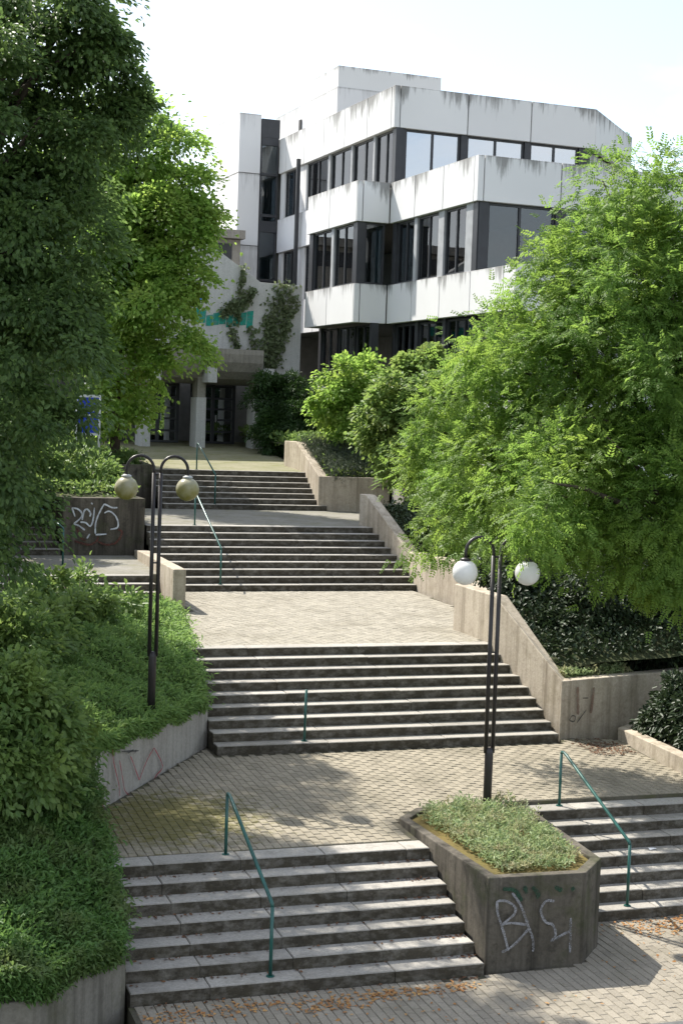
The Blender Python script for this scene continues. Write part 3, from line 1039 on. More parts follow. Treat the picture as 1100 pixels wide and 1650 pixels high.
ribbon(TAG_WHITE, 0.042, 0.045, (0, -1, 0), gw, 'sp_silver')
ribbon(TAG_BROWN, 0.055, 0.03, (0, -1, 0), gw, 'sp_brown')
wall_run('low_wall', 'wall', [(8.18, 40.85), (8.05, 39.6), (7.86, 34.4)], 0.30, [3.62, 3.72, 3.78], [1.8] * 3,
         'low wall dividing the side flight from the middle landing')
wall_run('planter_wall', 'wall_dark', [(5.0, 46.9), (8.95, 48.55), (9.98, 49.0), (9.98, 52.0)], 0.3, [5.6, 5.65, 5.65, 5.75], [3.8] * 4,
         'short wall left of the topmost flight holding shrubs', side=-1)
wall_run('kerb', 'wall', [(14.55, 22.2), (14.52, 23.4), (14.68, 26.2), (15.4, 26.75)], 0.26, [1.57, 1.56, 1.55, 1.55], [0.6] * 4,
         'low concrete kerb edging the planting bed beside lower landing', 'kerb')

# ------------------------------------------------------------------ handrails
def handrail(label, lo, hi, h, r=0.024, group=None):
    """lo, hi: feet of the lower and upper post"""
    r_ = root('handrail', lo)
    o = Vector(lo)
    a, b = Vector(lo), Vector(hi)
    ta, tb = a + Vector((0, 0, h)), b + Vector((0, 0, h * 0.93))
    d = (ta - tb)
    flat = Vector((d.x, d.y, 0)).normalized() * 0.12
    tb2 = tb + flat
    mb = MB()
    mb.tube([a - o, a + Vector((0, 0, h - 0.03)) - o], r, 10)
    mb.build('post', 'rail', r_, True)
    MB().tube([b - o, b + Vector((0, 0, h * 0.93 - 0.03)) - o], r, 10).build('post', 'rail', r_, True)
    pts = [a + Vector((0, 0, h - 0.03)), ta + (tb2 - ta).normalized() * 0.03, tb2 - (tb2 - ta).normalized() * 0.05, tb2 - flat * 0.25, tb + flat * 0.2, b + Vector((0, 0, h * 0.93 - 0.03))]
    MB().tube([p - o for p in pts], r * 1.04, 10).build('rail', 'rail', r_, True)
    for q in (a, b):
        MB().tube([q - o, q - o + Vector((0, 0, 0.012))], 0.055, 12).build('base_plate', 'rail', r_)
    tag(r_, label, 'handrail', group)
    return r_


handrail('green tube handrail on the flight beside the dark hedge', (5.5, 18.56, 0.165), (5.42, 20.72, 1.157), 0.95)
handrail('green tube handrail on the flight by the planting bed kerb', (11.58, 20.14, 0.16), (11.48, 22.32, 1.152), 0.97)
handrail('thin green handrail on the mossy flight beside the graffiti wall', (9.66, 38.3, 2.975), (9.6, 41.15, 4.292), 0.93)
handrail('thin green handrail on the topmost flight before the entrance', (11.62, 47.1, 4.52), (11.5, 49.25, 5.512), 0.93)
handrail('pale green handrail on the side steps near the graffiti wall', (5.6, 38.4, 3.467), (4.9, 42.2, 4.3), 0.92)
hp = root('handrail_post', (8.29, 26.28, 1.49))
MB().tube([(0, 0, 0), (0.01, 0, 0.95)], 0.024, 10).build('post', 'rail', hp, True)
MB().tube([(0, 0, 0), (0, 0, 0.012)], 0.055, 12).build('base_plate', 'rail', hp)
tag(hp, 'single green handrail post standing on the nine-step flight', 'post')

# ------------------------------------------------------------------ street lamps
def lamp(label, loc, gmat, zb):
    r_ = root('street_lamp', loc, math.radians(-4))
    H = 4.05
    MB().tube([(0, 0, -0.4), (0, 0, 0.9), (0, 0, 0.98)], [0.068, 0.068, 0.055], 14).build('sleeve', 'pole', r_, True)
    for s in (-1, 1):
        MB().tube([(s * 0.058, 0, 0.9), (s * 0.058, 0, H)], 0.034, 10).build('pole', 'pole', r_, True)
        cxm = s * (0.058 + 0.232)
        pts = [(s * 0.058, 0, H)]
        for k in range(0, 13):
            an = math.pi * k / 12
            pts.append((cxm - s * 0.232 * math.cos(an), 0, H + 0.05 + 0.24 * math.sin(an)))
        pts.append((cxm + s * 0.232, 0, H - 0.07))
        MB().tube(pts, 0.026, 10).build('arm', 'pole', r_, True)
        gx = cxm + s * 0.232
        gz = H - 0.27
        g = MB()
        rows, seg = 18, 28
        for i in range(rows + 1):
            th_ = math.pi * i / rows
            for k in range(seg):
                an = 2 * math.pi * k / seg
                g.v.append((0.2 * math.sin(th_) * math.cos(an), 0.2 * math.sin(th_) * math.sin(an), 0.2 * math.cos(th_)))
        for i in range(rows):
            for k in range(seg):
                k2 = (k + 1) % seg
                g.f.append((i * seg + k, (i + 1) * seg + k, (i + 1) * seg + k2, i * seg + k2))
        go = g.build('globe', gmat, r_, True)
        go.location = (gx, 0, gz)
        MB().tube([(0, 0, 0.185), (0, 0, 0.215), (0, 0, 0.235)], [0.085, 0.085, 0.04], 16).build('collar', 'grey_metal' if gmat == 'globe_dirty' else 'pole', go, True)
    MB().tube([(-0.058, 0, H - 0.02), (0.058, 0, H - 0.02)], 0.02, 8).build('spacer', 'pole', r_)
    MB().tube([(-0.058, 0, H * 0.62), (0.058, 0, H * 0.62)], 0.014, 8).build('spacer', 'pole', r_)
    tag(r_, label, 'lamp')
    return r_


lamp('twin-arm street lamp with clean white globes standing in the planter', (10.0, 21.93, 1.28), 'globe', 1.28)
lamp('twin-arm street lamp with algae-stained globes on the green bank', (5.3, 25.6, 2.32), 'globe_dirty', 2.3)

# ------------------------------------------------------------------ office building
BX, BY, BR = 20.84, 48.5, math.radians(3.0)
bld = root('office_building', (BX, BY, 6.0), BR)
BZ = 6.0


def part(mb, name, mat, parent=bld, **kw):
    mb.v = [(x, y, z - BZ) for x, y, z in mb.v]
    return mb.build(name, mat, parent, **kw)


def panel_line(p, q, z0, z1, cuts, th=0.22, mat='panel', out=1):
    """white facade panels between points p and q (local), split at distances cuts"""
    p, q = Vector(p), Vector(q)
    L = (q - p).length
    d = (q - p) / L
    n = Vector((d.y, -d.x)) * out
    cs = [0.0] + [c for c in cuts if 0 < c < L] + [L]
    for a, b in zip(cs[:-1], cs[1:]):
        g = 0.022
        pa, pb = p + d * (a + g), p + d * (b - g)
        qa, qb = pa - n * th, pb - n * th
        part(MB().prism([tuple(pa), tuple(pb), tuple(qb), tuple(qa)], z0, z1), 'wall_panel', mat, bevel=0.012)
    # dark backing seen in the joints
    pa, pb = p + d * 0.05 - n * 0.06, q - d * 0.05 - n * 0.06
    qa, qb = pa - n * 0.1, pb - n * 0.1
    part(MB().prism([tuple(pa), tuple(pb), tuple(qb), tuple(qa)], z0 + 0.03, z1 - 0.03), 'backing', 'rubber')


def window(p, q, z0, z1, panes, glass='glass', fd=0.10, setback=0.18, sash=True, name='window', curtain=None):
    """window unit from p to q (local plan), split into panes; frame mesh with panes as its children"""
    p, q = Vector(p), Vector(q)
    L = (q - p).length
    d = (q - p) / L
    n = Vector((d.y, -d.x))
    P0, Q0 = p - n * setback, q - n * setback

    def bar(a, b, za_, zb_, mb, dep=fd, push=0.0):
        u, v = P0 + d * a + n * push, P0 + d * b + n * push
        u2_, v2_ = u - n * dep, v - n * dep
        mb.prism([tuple(u), tuple(v), tuple(v2_), tuple(u2_)], za_, zb_)

    mb = MB()
    fwid = 0.07
    bar(0, L, z0, z0 + fwid, mb)
    bar(0, L, z1 - fwid, z1, mb)
    edges = [0.0] + panes + [L] if panes else [0.0, L]
    for i, e in enumerate(edges):
        a = max(0, e - fwid * (1 if 0 < i < len(edges) - 1 else 0) * 0.6)
        b = min(L, a + fwid * (1.2 if 0 < i < len(edges) - 1 else 1))
        if i == len(edges) - 1:
            a, b = L - fwid, L
        bar(a, b, z0 + fwid, z1 - fwid, mb, push=0.002)
    w = part(mb, name, 'frame')
    for i in range(len(edges) - 1):
        a, b = edges[i] + fwid * 0.5, edges[i + 1] - fwid * 0.5
        g = MB()
        bar(a, b, z0 + fwid * 0.5, z1 - fwid * 0.5, g, 0.012, -0.045)
        part(g, 'pane', glass, w)
        if curtain and random.random() < curtain[0]:
            c = MB()
            wd = (b - a) * random.uniform(0.3, 0.6)
            s0 = a if random.random() < 0.6 else b - wd
            for k in range(4):
                bar(s0 + wd * k / 4, s0 + wd * (k + 0.8) / 4, z0 + 0.05, z1 - 0.1, c, 0.03, -0.22 - 0.02 * (k % 2))
            part(c, 'curtain', curtain[1] if random.random() < 0.8 else 'curtain', w)
    return w


def column(p, q, z0, z1, depth=0.3, setback=0.1, mat='frame'):
    p, q = Vector(p), Vector(q)
    d = (q - p).normalized()
    n = Vector((d.y, -d.x))
    u, v = p - n * setback, q - n * setback
    return part(MB().prism([tuple(u), tuple(v), tuple(v - n * depth), tuple(u - n * depth)], z0, z1), 'column', mat)


Z_G, Z_S1, Z_W2, Z_S2, Z_W3, Z_P, Z_T = 8.7, 11.08, 12.57, 14.95, 16.5, 18.63, 20.22
A3 = 7.45   # front of the third storey

# spandrels -- left side runs along the local y axis, outward is -x: go from far to near
def side_panels(b, a_far, a_near, z0, z1, mod=2.47, mat='panel', first=None):
    L = a_far - a_near
    cuts = [first + mod * k for k in range(12)] if first is not None else [mod * k for k in range(1, 12)]
    panel_line((b, a_far), (b, a_near), z0, z1, cuts, mat=mat)


BAY = -1.37
for (z0, z1, a_front) in ((Z_S1, Z_W2, -3.0), (Z_S2, Z_W3, 0.0)):
    side_panels(0.0, 7.56, a_front, z0, z1, 2.47, first=2.3)
    panel_line((BAY + 0.23, 7.56), (-0.01, 7.56), z0, z1, [])
    side_panels(BAY, 13.1, 7.555, z0, z1, 2.9, first=2.55)
    panel_line((0.0, 13.1), (BAY + 0.23, 13.1), z0, z1, [])
    panel_line((0.23, a_front), (13.0, a_front), z0, z1, [3.0, 6.0, 9.0])
    side_panels(0.0, 21.0, 13.12, z0, z1, 2.6, mat='panel_clean')
# roof parapet of the third storey with the chamfered corner
side_panels(0.0, 21.0, A3, Z_P, Z_T, 2.45, first=0.95)
panel_line((0.23, A3), (8.9, A3), Z_P, Z_T, [2.9, 5.7])
panel_line((8.9, A3 + 0.02), (13.4, A3 + 4.5), Z_P, Z_T, [3.2])
panel_line((8.75, A3 + 0.25), (13.2, A3 + 4.7), 15.6, Z_P - 0.06, [3.2])
panel_line((13.4, A3 + 4.5), (13.4, 24), Z_P, Z_T, [3, 6, 9])

# floor slabs, roofs, interior cores
part(MB().prism([(0.12, -2.9), (12.9, -2.9), (12.9, 24), (0.12, 24)], Z_S1 + 0.05, Z_S1 + 0.35), 'floor_slab', 'interior')
part(MB().prism([(BAY + 0.15, 7.7), (0.1, 7.7), (0.1, 12.9), (BAY + 0.15, 12.9)], Z_S1 + 0.05, Z_W2 - 0.2), 'bay_floor', 'canopy')
part(MB().prism([(0.12, 0.12), (12.9, 0.12), (12.9, 24), (0.12, 24)], Z_S2 + 0.05, Z_W3 - 0.15), 'floor_slab', 'canopy')
part(MB().prism([(BAY + 0.15, 7.7), (0.1, 7.7), (0.1, 12.9), (BAY + 0.15, 12.9)], Z_S2 + 0.05, Z_W3 - 0.2), 'bay_floor', 'canopy')
part(MB().prism([(0.12, A3 + 0.15), (8.8, A3 + 0.15), (13.2, A3 + 4.6), (13.2, 24), (0.12, 24)], Z_P + 0.05, Z_T - 0.3), 'roof', 'canopy')
part(MB().prism([(0.12, -2.85), (12.9, -2.85), (12.9, -0.1), (0.12, -0.1)], Z_S1 + 0.36, Z_W2 - 0.2), 'terrace_floor', 'canopy')
part(MB().prism([(4.2, 3.5), (12.5, 3.5), (12.5, 23), (4.2, 23)], 6.0, Z_S2), 'interior_wall', 'interior')
part(MB().prism([(4.2, 11.5), (12.5, 11.5), (12.5, 23), (4.2, 23)], Z_W3 - 0.14, Z_P), 'interior_wall', 'interior')
part(MB().prism([(12.7, -2.8), (13.0, -2.8), (13.0, 24), (12.7, 24)], 6.0, Z_S2), 'rear_wall', 'panel_clean')

# third-storey windows, side and front
segs = [(20.4, 18.5), (17.45, 14.75), (14.5, 12.15), (11.95, 9.75), (9.55, 7.75)]
for i, (a0, a1) in enumerate(segs):
    L = a0 - a1
    window((0.0, a0), (0.0, a1), Z_W3 + 0.02, Z_P - 0.02, [L * 0.5] if L > 2.2 else [L * 0.55], curtain=(0.75, 'curtain'))
for a0, a1 in ((20.95, 20.42), (18.48, 17.47), (14.74, 14.52), (12.13, 11.97), (9.73, 9.57)):
    column((0.0, a0), (0.0, a1), Z_W3, Z_P, mat='column' if a0 - a1 < 0.3 else 'panel_clean')
column((0.0, 7.73), (0.0, A3 + 0.02), Z_W3, Z_P)
front3 = [(0.55, 2.9), (3.2, 5.72), (6.0, 8.2)]
for b0, b1 in front3:
    window((b0, A3), (b1, A3), Z_W3 + 0.02, Z_P - 0.02, [(b1 - b0) * 0.5], glass='glass_mirror')
for b0, b1 in ((0.12, 0.54), (2.91, 3.19), (5.73, 5.99), (8.21, 8.72)):
    column((b0, A3), (b1, A3), Z_W3, Z_P)

# second-storey windows: recess side, bay side, bay front, front
for a0, a1 in ((7.1, 5.45), (5.15, 3.3), (2.8, 1.05)):
    window((0.0, a0), (0.0, a1), Z_W2 + 0.02, Z_S2 - 0.02, [(a0 - a1) * 0.5], curtain=(0.8, 'curtain'))
for a0, a1, mt in ((7.45, 7.12, 'frame'), (5.43, 5.17, 'column'), (3.28, 2.82, 'column'), (1.03, 0.5, 'column'), (0.48, 0.14, 'frame')):
    column((0.0, a0), (0.0, a1), Z_W2, Z_S2, mat=mt)
for a0, a1 in ((12.6, 10.5), (10.2, 8.15)):
    window((BAY, a0), (BAY, a1), Z_W2 + 0.02, Z_S2 - 0.02, [(a0 - a1) * 0.5], curtain=(0.8, 'curtain'))
for a0, a1, mt in ((13.05, 12.62, 'frame'), (10.48, 10.22, 'column'), (8.13, 7.7, 'frame')):
    column((BAY, a0), (BAY, a1), Z_W2, Z_S2, mat=mt)
window((BAY + 0.42, 7.56), (-0.12, 7.56), Z_W2 + 0.02, Z_S2 - 0.02, [], curtain=(0.5, 'curtain'))
column((BAY + 0.12, 7.56), (BAY + 0.41, 7.56), Z_W2, Z_S2)
for b0, b1 in ((0.5, 3.1), (3.5, 6.1), (6.5, 9.1), (9.5, 12.1)):
    window((b0, 0.0), (b1, 0.0), Z_W2 + 0.02, Z_S2 - 0.02, [(b1 - b0) * 0.48])
for b0, b1 in ((0.14, 0.49), (3.11, 3.49), (6.11, 6.49), (9.11, 9.49), (12.11, 12.7)):
    column((b0, 0.0), (b1, 0.0), Z_W2, Z_S2)
# far side of the second storey beyond the bay
window((0.0, 20.4), (0.0, 18.4), Z_W2 + 0.02, Z_S2 - 0.02, [1.0], curtain=(0.5, 'curtain'))
window((0.0, 17.4), (0.0, 13.5), Z_W2 + 0.02, Z_S2 - 0.02, [1.3, 2.6], curtain=(0.5, 'curtain'))
column((0.0, 18.38), (0.0, 17.42), Z_W2, Z_S2, mat='panel_clean')
column((0.0, 20.95), (0.0, 20.42), Z_W2, Z_S2, mat='panel_clean')
column((BAY + 0.6, 13.18), (BAY + 0.6, 12.92), Z_G, Z_S1, mat='frame')
column((BAY + 0.6, 7.6), (BAY + 0.6, 7.4), Z_G, Z_S1, mat='frame')
# ground floor ribbon
gsegs = [(7.3, 5.4), (5.1, 3.0), (2.7, 0.6), (0.3, -1.8)]
for a0, a1 in gsegs:
    window((0.15, a0), (0.15, a1), Z_G + 0.02, Z_S1 - 0.05, [(a0 - a1) * 0.34, (a0 - a1) * 0.67], curtain=(0.9, 'curtain_teal' if a0 < 3 else 'curtain'))
for a0, a1 in ((7.5, 7.32), (5.38, 5.12), (2.98, 2.72), (0.58, 0.32), (-1.82, -2.7)):
    column((0.15, a0), (0.15, a1), Z_G, Z_S1, mat='frame')
for a0, a1 in ((12.9, 11.2), (11.0, 9.3), (9.1, 7.62)):
    window((BAY + 0.6, a0), (BAY + 0.6, a1), Z_G + 0.02, Z_S1 - 0.05, [(a0 - a1) * 0.5], curtain=(0.8, 'curtain'))
for b0, b1 in ((0.4, 3.0), (3.2, 5.8), (6.0, 8.6), (8.8, 11.4)):
    window((b0, -2.75), (b1, -2.75), Z_G + 0.02, Z_S1 - 0.05, [(b1 - b0) * 0.5], curtain=(0.7, 'curtain'))
part(MB().prism([(0.3, -2.5), (12.6, -2.5), (12.6, 7.5), (0.3, 7.5)], 5.5, Z_G), 'plinth', 'panel_clean')
part(MB().prism([(BAY + 0.75, 7.6), (3.0, 7.6), (3.0, 13.1), (BAY + 0.75, 13.1)], 5.5, Z_G), 'plinth', 'panel_clean')
# downpipe fin
part(MB().prism([(-0.26, 17.7), (-0.10, 17.7), (-0.10, 17.85), (-0.26, 17.85)], 12.6, 18.85), 'downpipe', 'frame')

# glazed strip and stair tower
window((-0.9, 21.0), (-0.03, 21.0), 12.9, 21.05, [], setback=0.02, name='stair_glazing')
for z in (13.6, 15.9, 16.6, 18.5, 19.9):
    part(MB().prism([(-0.88, 20.97), (-0.05, 20.97), (-0.05, 21.1), (-0.88, 21.1)], z, z + (0.5 if z in (15.9, 19.9) else 0.12)), 'transom', 'frame')
part(MB().prism([(-0.9, 20.95), (-0.02, 20.95), (-0.02, 21.12), (-0.9, 21.12)], 20.25, 21.1), 'fascia', 'frame')
for z0, z1 in ((8.0, 15.2), (15.23, 18.53), (18.56, 21.27)):
    part(MB().prism([(-1.97, 20.98), (-0.93, 20.98), (-0.93, 24.55), (-1.97, 24.55)], z0, z1), 'tower_panel', 'panel_clean', bevel=0.012)
part(MB().prism([(-1.93, 21.02), (-0.97, 21.02), (-0.97, 24.5), (-1.93, 24.5)], 7.9, 21.2), 'tower_core', 'rubber')
part(MB().prism([(-0.9, 21.5), (2.5, 21.5), (2.5, 24.5), (-0.9, 24.5)], 7.9, 20.3), 'tower_core', 'interior')
# penthouse
part(MB().prism([(1.5, 17.6), (7.0, 17.6), (7.0, 26.0), (1.5, 26.0)], Z_T - 0.6, 22.2), 'penthouse_wall', 'panel_clean')
part(MB().prism([(1.53, 17.63), (6.6, 17.63), (6.6, 21.2), (1.53, 21.2)], 22.19, 23.15), 'penthouse_wall', 'panel', bevel=0.01)
part(MB().prism([(1.44, 22.2), (1.49, 22.2), (1.49, 22.5), (1.44, 22.5)], 21.0, 21.5), 'vent', 'rubber')

# ------- entrance wing (local, joined to the same building)
prof = [(-1.46, 5.6), (-1.46, 12.82), (-3.3, 12.86), (-8.2, 15.95), (-16, 15.95), (-16, 9.7), (-3.42, 9.7), (-3.42, 5.6)]
mb = MB()
n = len(prof)
mb.v = [(b, 13.2, z) for b, z in prof] + [(b, 13.7, z) for b, z in prof]
mb.f = [tuple(range(n)), tuple(range(2 * n - 1, n - 1, -1))] + [(i + 1 if i < n - 1 else 0, i, i + n, (i + 1 if i < n - 1 else 0) + n) for i in range(n)]
part(mb, 'entrance_wall', 'entrance', bevel=0.012)
cp = [(11.55, 9.98), (11.55, 9.78), (11.62, 9.45), (11.85, 9.08), (12.25, 8.78), (12.8, 8.6), (13.6, 8.56), (13.6, 9.98)]
for b0, b1 in ((-5.62, -3.62), (-8.05, -6.05), (-10.5, -8.5)):
    mb = MB()
    n = len(cp)
    mb.v = [(b0, a, z) for a, z in cp] + [(b1, a, z) for a, z in cp]
    mb.f = [tuple(range(n)), tuple(range(2 * n - 1, n - 1, -1))] + [((i + 1) % n, i, i + n, (i + 1) % n + n) for i in range(n)]
    part(mb, 'canopy', 'canopy')
for b in (-3.58, -6.0, -8.28):
    part(MB().prism([(b - 0.2, 12.15), (b + 0.2, 12.15), (b + 0.2, 13.05), (b - 0.2, 13.05)], 5.5, 8.0), 'pillar', 'entrance', bevel=0.01)
    part(MB().prism([(b - 0.16, 12.2), (b + 0.18, 12.2), (b + 0.18, 13.0), (b - 0.16, 13.0)], 8.0, 9.7), 'pillar_head', 'canopy', bevel=0.01)
    part(MB().prism([(b + 0.02, 11.4), (b + 0.4, 11.4), (b + 0.4, 12.3), (b + 0.02, 12.3)], 8.6, 9.25), 'corbel', 'entrance', bevel=0.01)
part(MB().prism([(-16, 14.75), (-1.5, 14.75), (-1.5, 15.1), (-16, 15.1)], 5.5, 6.05), 'sill', 'canopy')
part(MB().prism([(-16, 13.7), (-1.5, 13.7), (-1.5, 17.5), (-16, 17.5)], 8.72, 9.6), 'entrance_ceiling', 'interior')
part(MB().prism([(-16, 18.5), (-1.5, 18.5), (-1.5, 18.9), (-16, 18.9)], 5.5, 9.6), 'foyer_wall', 'interior')
for b0, b1 in ((-5.75, -3.8), (-8.05, -6.25), (-10.4, -8.5)):
    mb = MB()
    L = b1 - b0

    def bx_(x0, x1, z0, z1, y0=14.6, y1=14.72):
        mb.prism([(x0, y0), (x1, y0), (x1, y1), (x0, y1)], z0, z1)
    bx_(b0, b1, 8.55, 8.72)
    for x in (b0, b0 + L / 2 - 0.07, b1 - 0.14):
        bx_(x, x + 0.14, 6.1, 8.55)
    for z in (6.1, 6.55, 7.05, 7.5, 7.95, 8.45):
        bx_(b0 + 0.14, b1 - 0.14, z, z + 0.09, 14.605, 14.715)
    dr = part(mb, 'door', 'frame')
    for x0, x1 in ((b0 + 0.14, b0 + L / 2 - 0.07), (b0 + L / 2 + 0.07, b1 - 0.14)):
        for z in (6.19, 6.64, 7.14, 7.59, 8.04):
            part(MB().prism([(x0, 14.65), (x1, 14.65), (x1, 14.665), (x0, 14.665)], z, z + 0.42), 'pane', 'glass_mirror', dr)
        part(MB().prism([(x0 + 0.02, 14.5), (x0 + 0.06, 14.5), (x0 + 0.06, 14.56), (x0 + 0.02, 14.56)], 7.0, 7.3), 'handle', 'grey_metal', dr)
# painted band and blue patches on the entrance wall
MBg = MB()
for k in range(9):
    x0 = -6.2 + 0.29 * k
    h0, h1 = 10.98 + 0.06 * math.sin(k * 2.1), 11.55 + 0.14 * math.sin(k * 1.7 + 1)
    MBg.add([(x0, 13.185, h0), (x0 + 0.27, 13.185, h0 + 0.03), (x0 + 0.31, 13.185, h1), (x0 + 0.03, 13.185, h1 - 0.05)], [(0, 1, 2, 3)])
part(MBg, 'graffiti', 'sp_teal')
for x0, z0, w, h in ((-6.95, 12.1, 0.34, 0.32), (-6.1, 11.95, 0.3, 0.28), (-7.6, 11.7, 0.4, 0.3)):
    part(MB().add([(x0, 13.18, z0), (x0 + w, 13.18, z0 + 0.05), (x0 + w * 0.8, 13.18, z0 + h), (x0 + 0.03, 13.18, z0 + h * 0.8)], [(0, 1, 2, 3)]), 'graffiti', 'sky_blue')
# set-back grey storey left of the tower
part(MB().prism([(-16, 19), (-2.4, 19), (-2.4, 26), (-16, 26)], 9.6, 15.2), 'rear_wing', 'canopy')
part(MB().prism([(-15.8, 18.96), (-2.8, 18.96), (-2.8, 19.2), (-15.8, 19.2)], 14.3, 15.0), 'rear_wing_window', 'frame')
part(MB().prism([(-16, 18.6), (-2.3, 18.6), (-2.3, 26), (-16, 26)], 15.22, 15.6), 'rear_wing_roof', 'canopy')
tag(bld, 'white panelled office block with dark ribbon windows and arched concrete entrance', 'building')

# ------------------------------------------------------------------ notice board near the entrance
sg = root('notice_board', (7.88, 47.0, 5.3))
MB().tube([(0, 0, -0.1), (0, 0, 2.5)], 0.035, 8).build('post', 'grey_metal', sg, True)
MB().tube([(-0.66, 0.28, -0.1), (-0.66, 0.28, 2.5)], 0.035, 8).build('post', 'grey_metal', sg, True)
fr = MB()
dirx = Vector((-0.66, 0.28, 0))
def sb(u0, u1, z0, z1, y):
    n_ = Vector((-0.28, -0.66, 0)).normalized()
    a, b = dirx * u0 + n_ * y, dirx * u1 + n_ * y
    a2, b2 = a - n_ * 0.03, b - n_ * 0.03
    return [(a.x, a.y), (b.x, b.y), (b2.x, b2.y), (a2.x, a2.y)], z0, z1
fr.prism(*sb(-0.05, 1.05, 1.28, 1.36, 0.03)); fr.prism(*sb(-0.05, 1.05, 2.45, 2.53, 0.03))
fr.build('frame', 'grey_metal', sg)
MB().prism(*sb(0.03, 0.97, 1.36, 2.45, 0.02)).build('board', 'blue', sg)
wm = MB()
wm.prism(*sb(0.25, 0.6, 2.02, 2.1, 0.026)); wm.prism(*sb(0.35, 0.75, 1.88, 1.93, 0.026))
wm.build('print', 'litter', sg)
tag(sg, 'blue notice board on grey posts beside the entrance forecourt', 'sign')

# ------------------------------------------------------------------ trees
DARK = [(4.35, 23.75, 12.0, 0.4), (2.98, 23.7, 13.18, 1.4), (1.88, 24.5, 11.73, 2.49), (3.18, 23.51, 11.41, 1.12), (3.78, 23.9, 12.37, 0.81), (2.75, 23.55, 9.8, 1.59), (2.8, 22.9, 8.29, 1.37),
        (2.41, 22.42, 7.01, 1.12), (2.17, 22.43, 5.93, 0.9), (3.21, 23.35, 9.07, 0.98), (3.69, 23.45, 13.01, 0.66), (1.08, 24.05, 8.81, 1.87), (0.59, 25.04, 13.4, 2.39), (1.2, 26.8, 10.5, 2.0), (1.6, 26.6, 7.6, 1.4)]
tree('linden_tree', 'tall dark-leaved tree rising from the green bank', 'tree', (0.9, 24.2, 3.0), (1.2, 24.2, 12.0), DARK, 'lf_dark', 11, 300, 0.27, 0.092, r0=0.28, nb=60, aspect=0.62, sq=0.5, droop_w=0.6)

BEHIND = [(1.4, 33.5, 13.4, 2.3), (2.6, 32.8, 11.2, 1.7), (0.8, 34.6, 15.2, 2.0), (2.4, 33.6, 9.0, 1.3), (3.9, 31.2, 9.2, 1.2), (4.2, 30.6, 7.6, 0.9)]
tree('linden_tree', 'second tall tree partly hidden behind the dark-leaved tree', 'tree', (1.8, 33.6, 2.8), (1.6, 33.6, 13.5), BEHIND, 'lf_dark', 6, 130, 0.34, 0.125, r0=0.22, nb=30, aspect=0.8, sq=0.6, droop_w=0.5)

LIGHT = [(10, 50.02, 15.36, 1.42), (10.39, 48.7, 13.43, 1.5), (9.27, 50.06, 12.29, 2.24), (10.23, 48.6, 11.04, 1.5), (9.6, 49.21, 9.04, 1.41), (9.14, 49.8, 7.61, 1.32),
         (11.14, 48.49, 14.06, 0.64), (9.98, 50.13, 16.88, 0.81), (8.75, 50.89, 14.16, 1.85), (11.08, 48.36, 11.67, 0.84), (11.18, 47.65, 9.56, 0.47), (7.71, 51.54, 10.66, 2.28), (8.03, 51.78, 15.85, 1.87), (11.3, 48.6, 14.7, 0.6), (11.55, 48.3, 13.6, 0.55), (10.8, 49.4, 16.0, 0.75), (11.0, 48.2, 12.6, 0.7)]
tree('maple_tree', 'light yellow-green tree standing beside the entrance forecourt', 'tree', (8.9, 50.0, 5.6), (9.2, 50.0, 14.5), [(x - 0.35, y, z, r) for x, y, z, r in LIGHT], 'lf_light', 9, 230, 0.42, 0.135, r0=0.16, nb=60, aspect=0.75, sq=0.28, droop_w=0.3)

LOCUST = [(13.4, 24.32, 11.35, 1.05), (14.4, 23.97, 11.4, 1.25), (12.45, 24.55, 10.3, 0.78), (13, 23.79, 9.66, 1.62), (11.89, 24.69, 9.65, 0.77), (11.54, 25.28, 8.78, 0.9), (12.3, 23.92, 8.13, 1.62),
          (13.57, 22.98, 8.38, 1.8), (11.31, 26.35, 7.88, 0.81), (11.18, 26.86, 6.99, 0.77), (11.41, 25.17, 6.54, 1.23), (11.76, 22.92, 6.23, 1.45), (13.14, 22.44, 6.08, 1.56), (10.5, 21.36, 5.92, 0.42),
          (12.17, 22.7, 5.55, 0.8), (13.36, 22.29, 5.5, 0.9), (11.03, 26.82, 5.51, 0.57), (10.8, 26.96, 6.5, 0.5), (15.43, 23.5, 9.78, 2.2), (15.29, 22.79, 6.3, 2.16), (12.5, 25.0, 7.6, 1.1), (13.2, 24.6, 7.0, 1.2), (11.9, 25.6, 7.3, 0.8)]
tree('locust_tree', 'broad feathery bright-green tree overhanging the lower landing', 'tree', (15.5, 23.0, 1.3), (14.0, 23.5, 9.0), LOCUST, 'lf_locust', 16, 66, 0.32, 0.20, style='pinnate', r0=0.22, nb=70, sq=0.5, droop_w=0.35)

MAPLE_R = [(15, 41.51, 8.02, 1.34), (15.83, 40.7, 8.05, 1.24), (15.66, 41.36, 9.12, 0.72), (14.84, 41.49, 6.94, 1.16), (15.34, 40.24, 6.64, 1.05), (15.09, 39.72, 5.44, 0.61), (16.67, 40.44, 8.44, 0.62), (16.16, 40, 7.19, 0.88)]
MAPLE_R = [(x + 2.0, y + 3.2, z - 0.1, r * 1.06) for x, y, z, r in MAPLE_R]
tree('maple_shrub', 'rounded yellow-green maple shrub between topmost flight and feathery tree', 'shrub', (17.8, 44.2, 5.0), (17.6, 44.6, 7.8), MAPLE_R, 'lf_maple', 18, 150, 0.27, 0.135, r0=0.09, nb=30, aspect=0.85)
MAPLE_L = [(14.78, 43.74, 8.76, 0.9), (14.43, 43.82, 8.19, 0.84), (14.62, 43.72, 7.64, 0.84)]
MAPLE_L = [(x + 2.2, y + 6.0, z - 0.1, r * 1.12) for x, y, z, r in MAPLE_L]
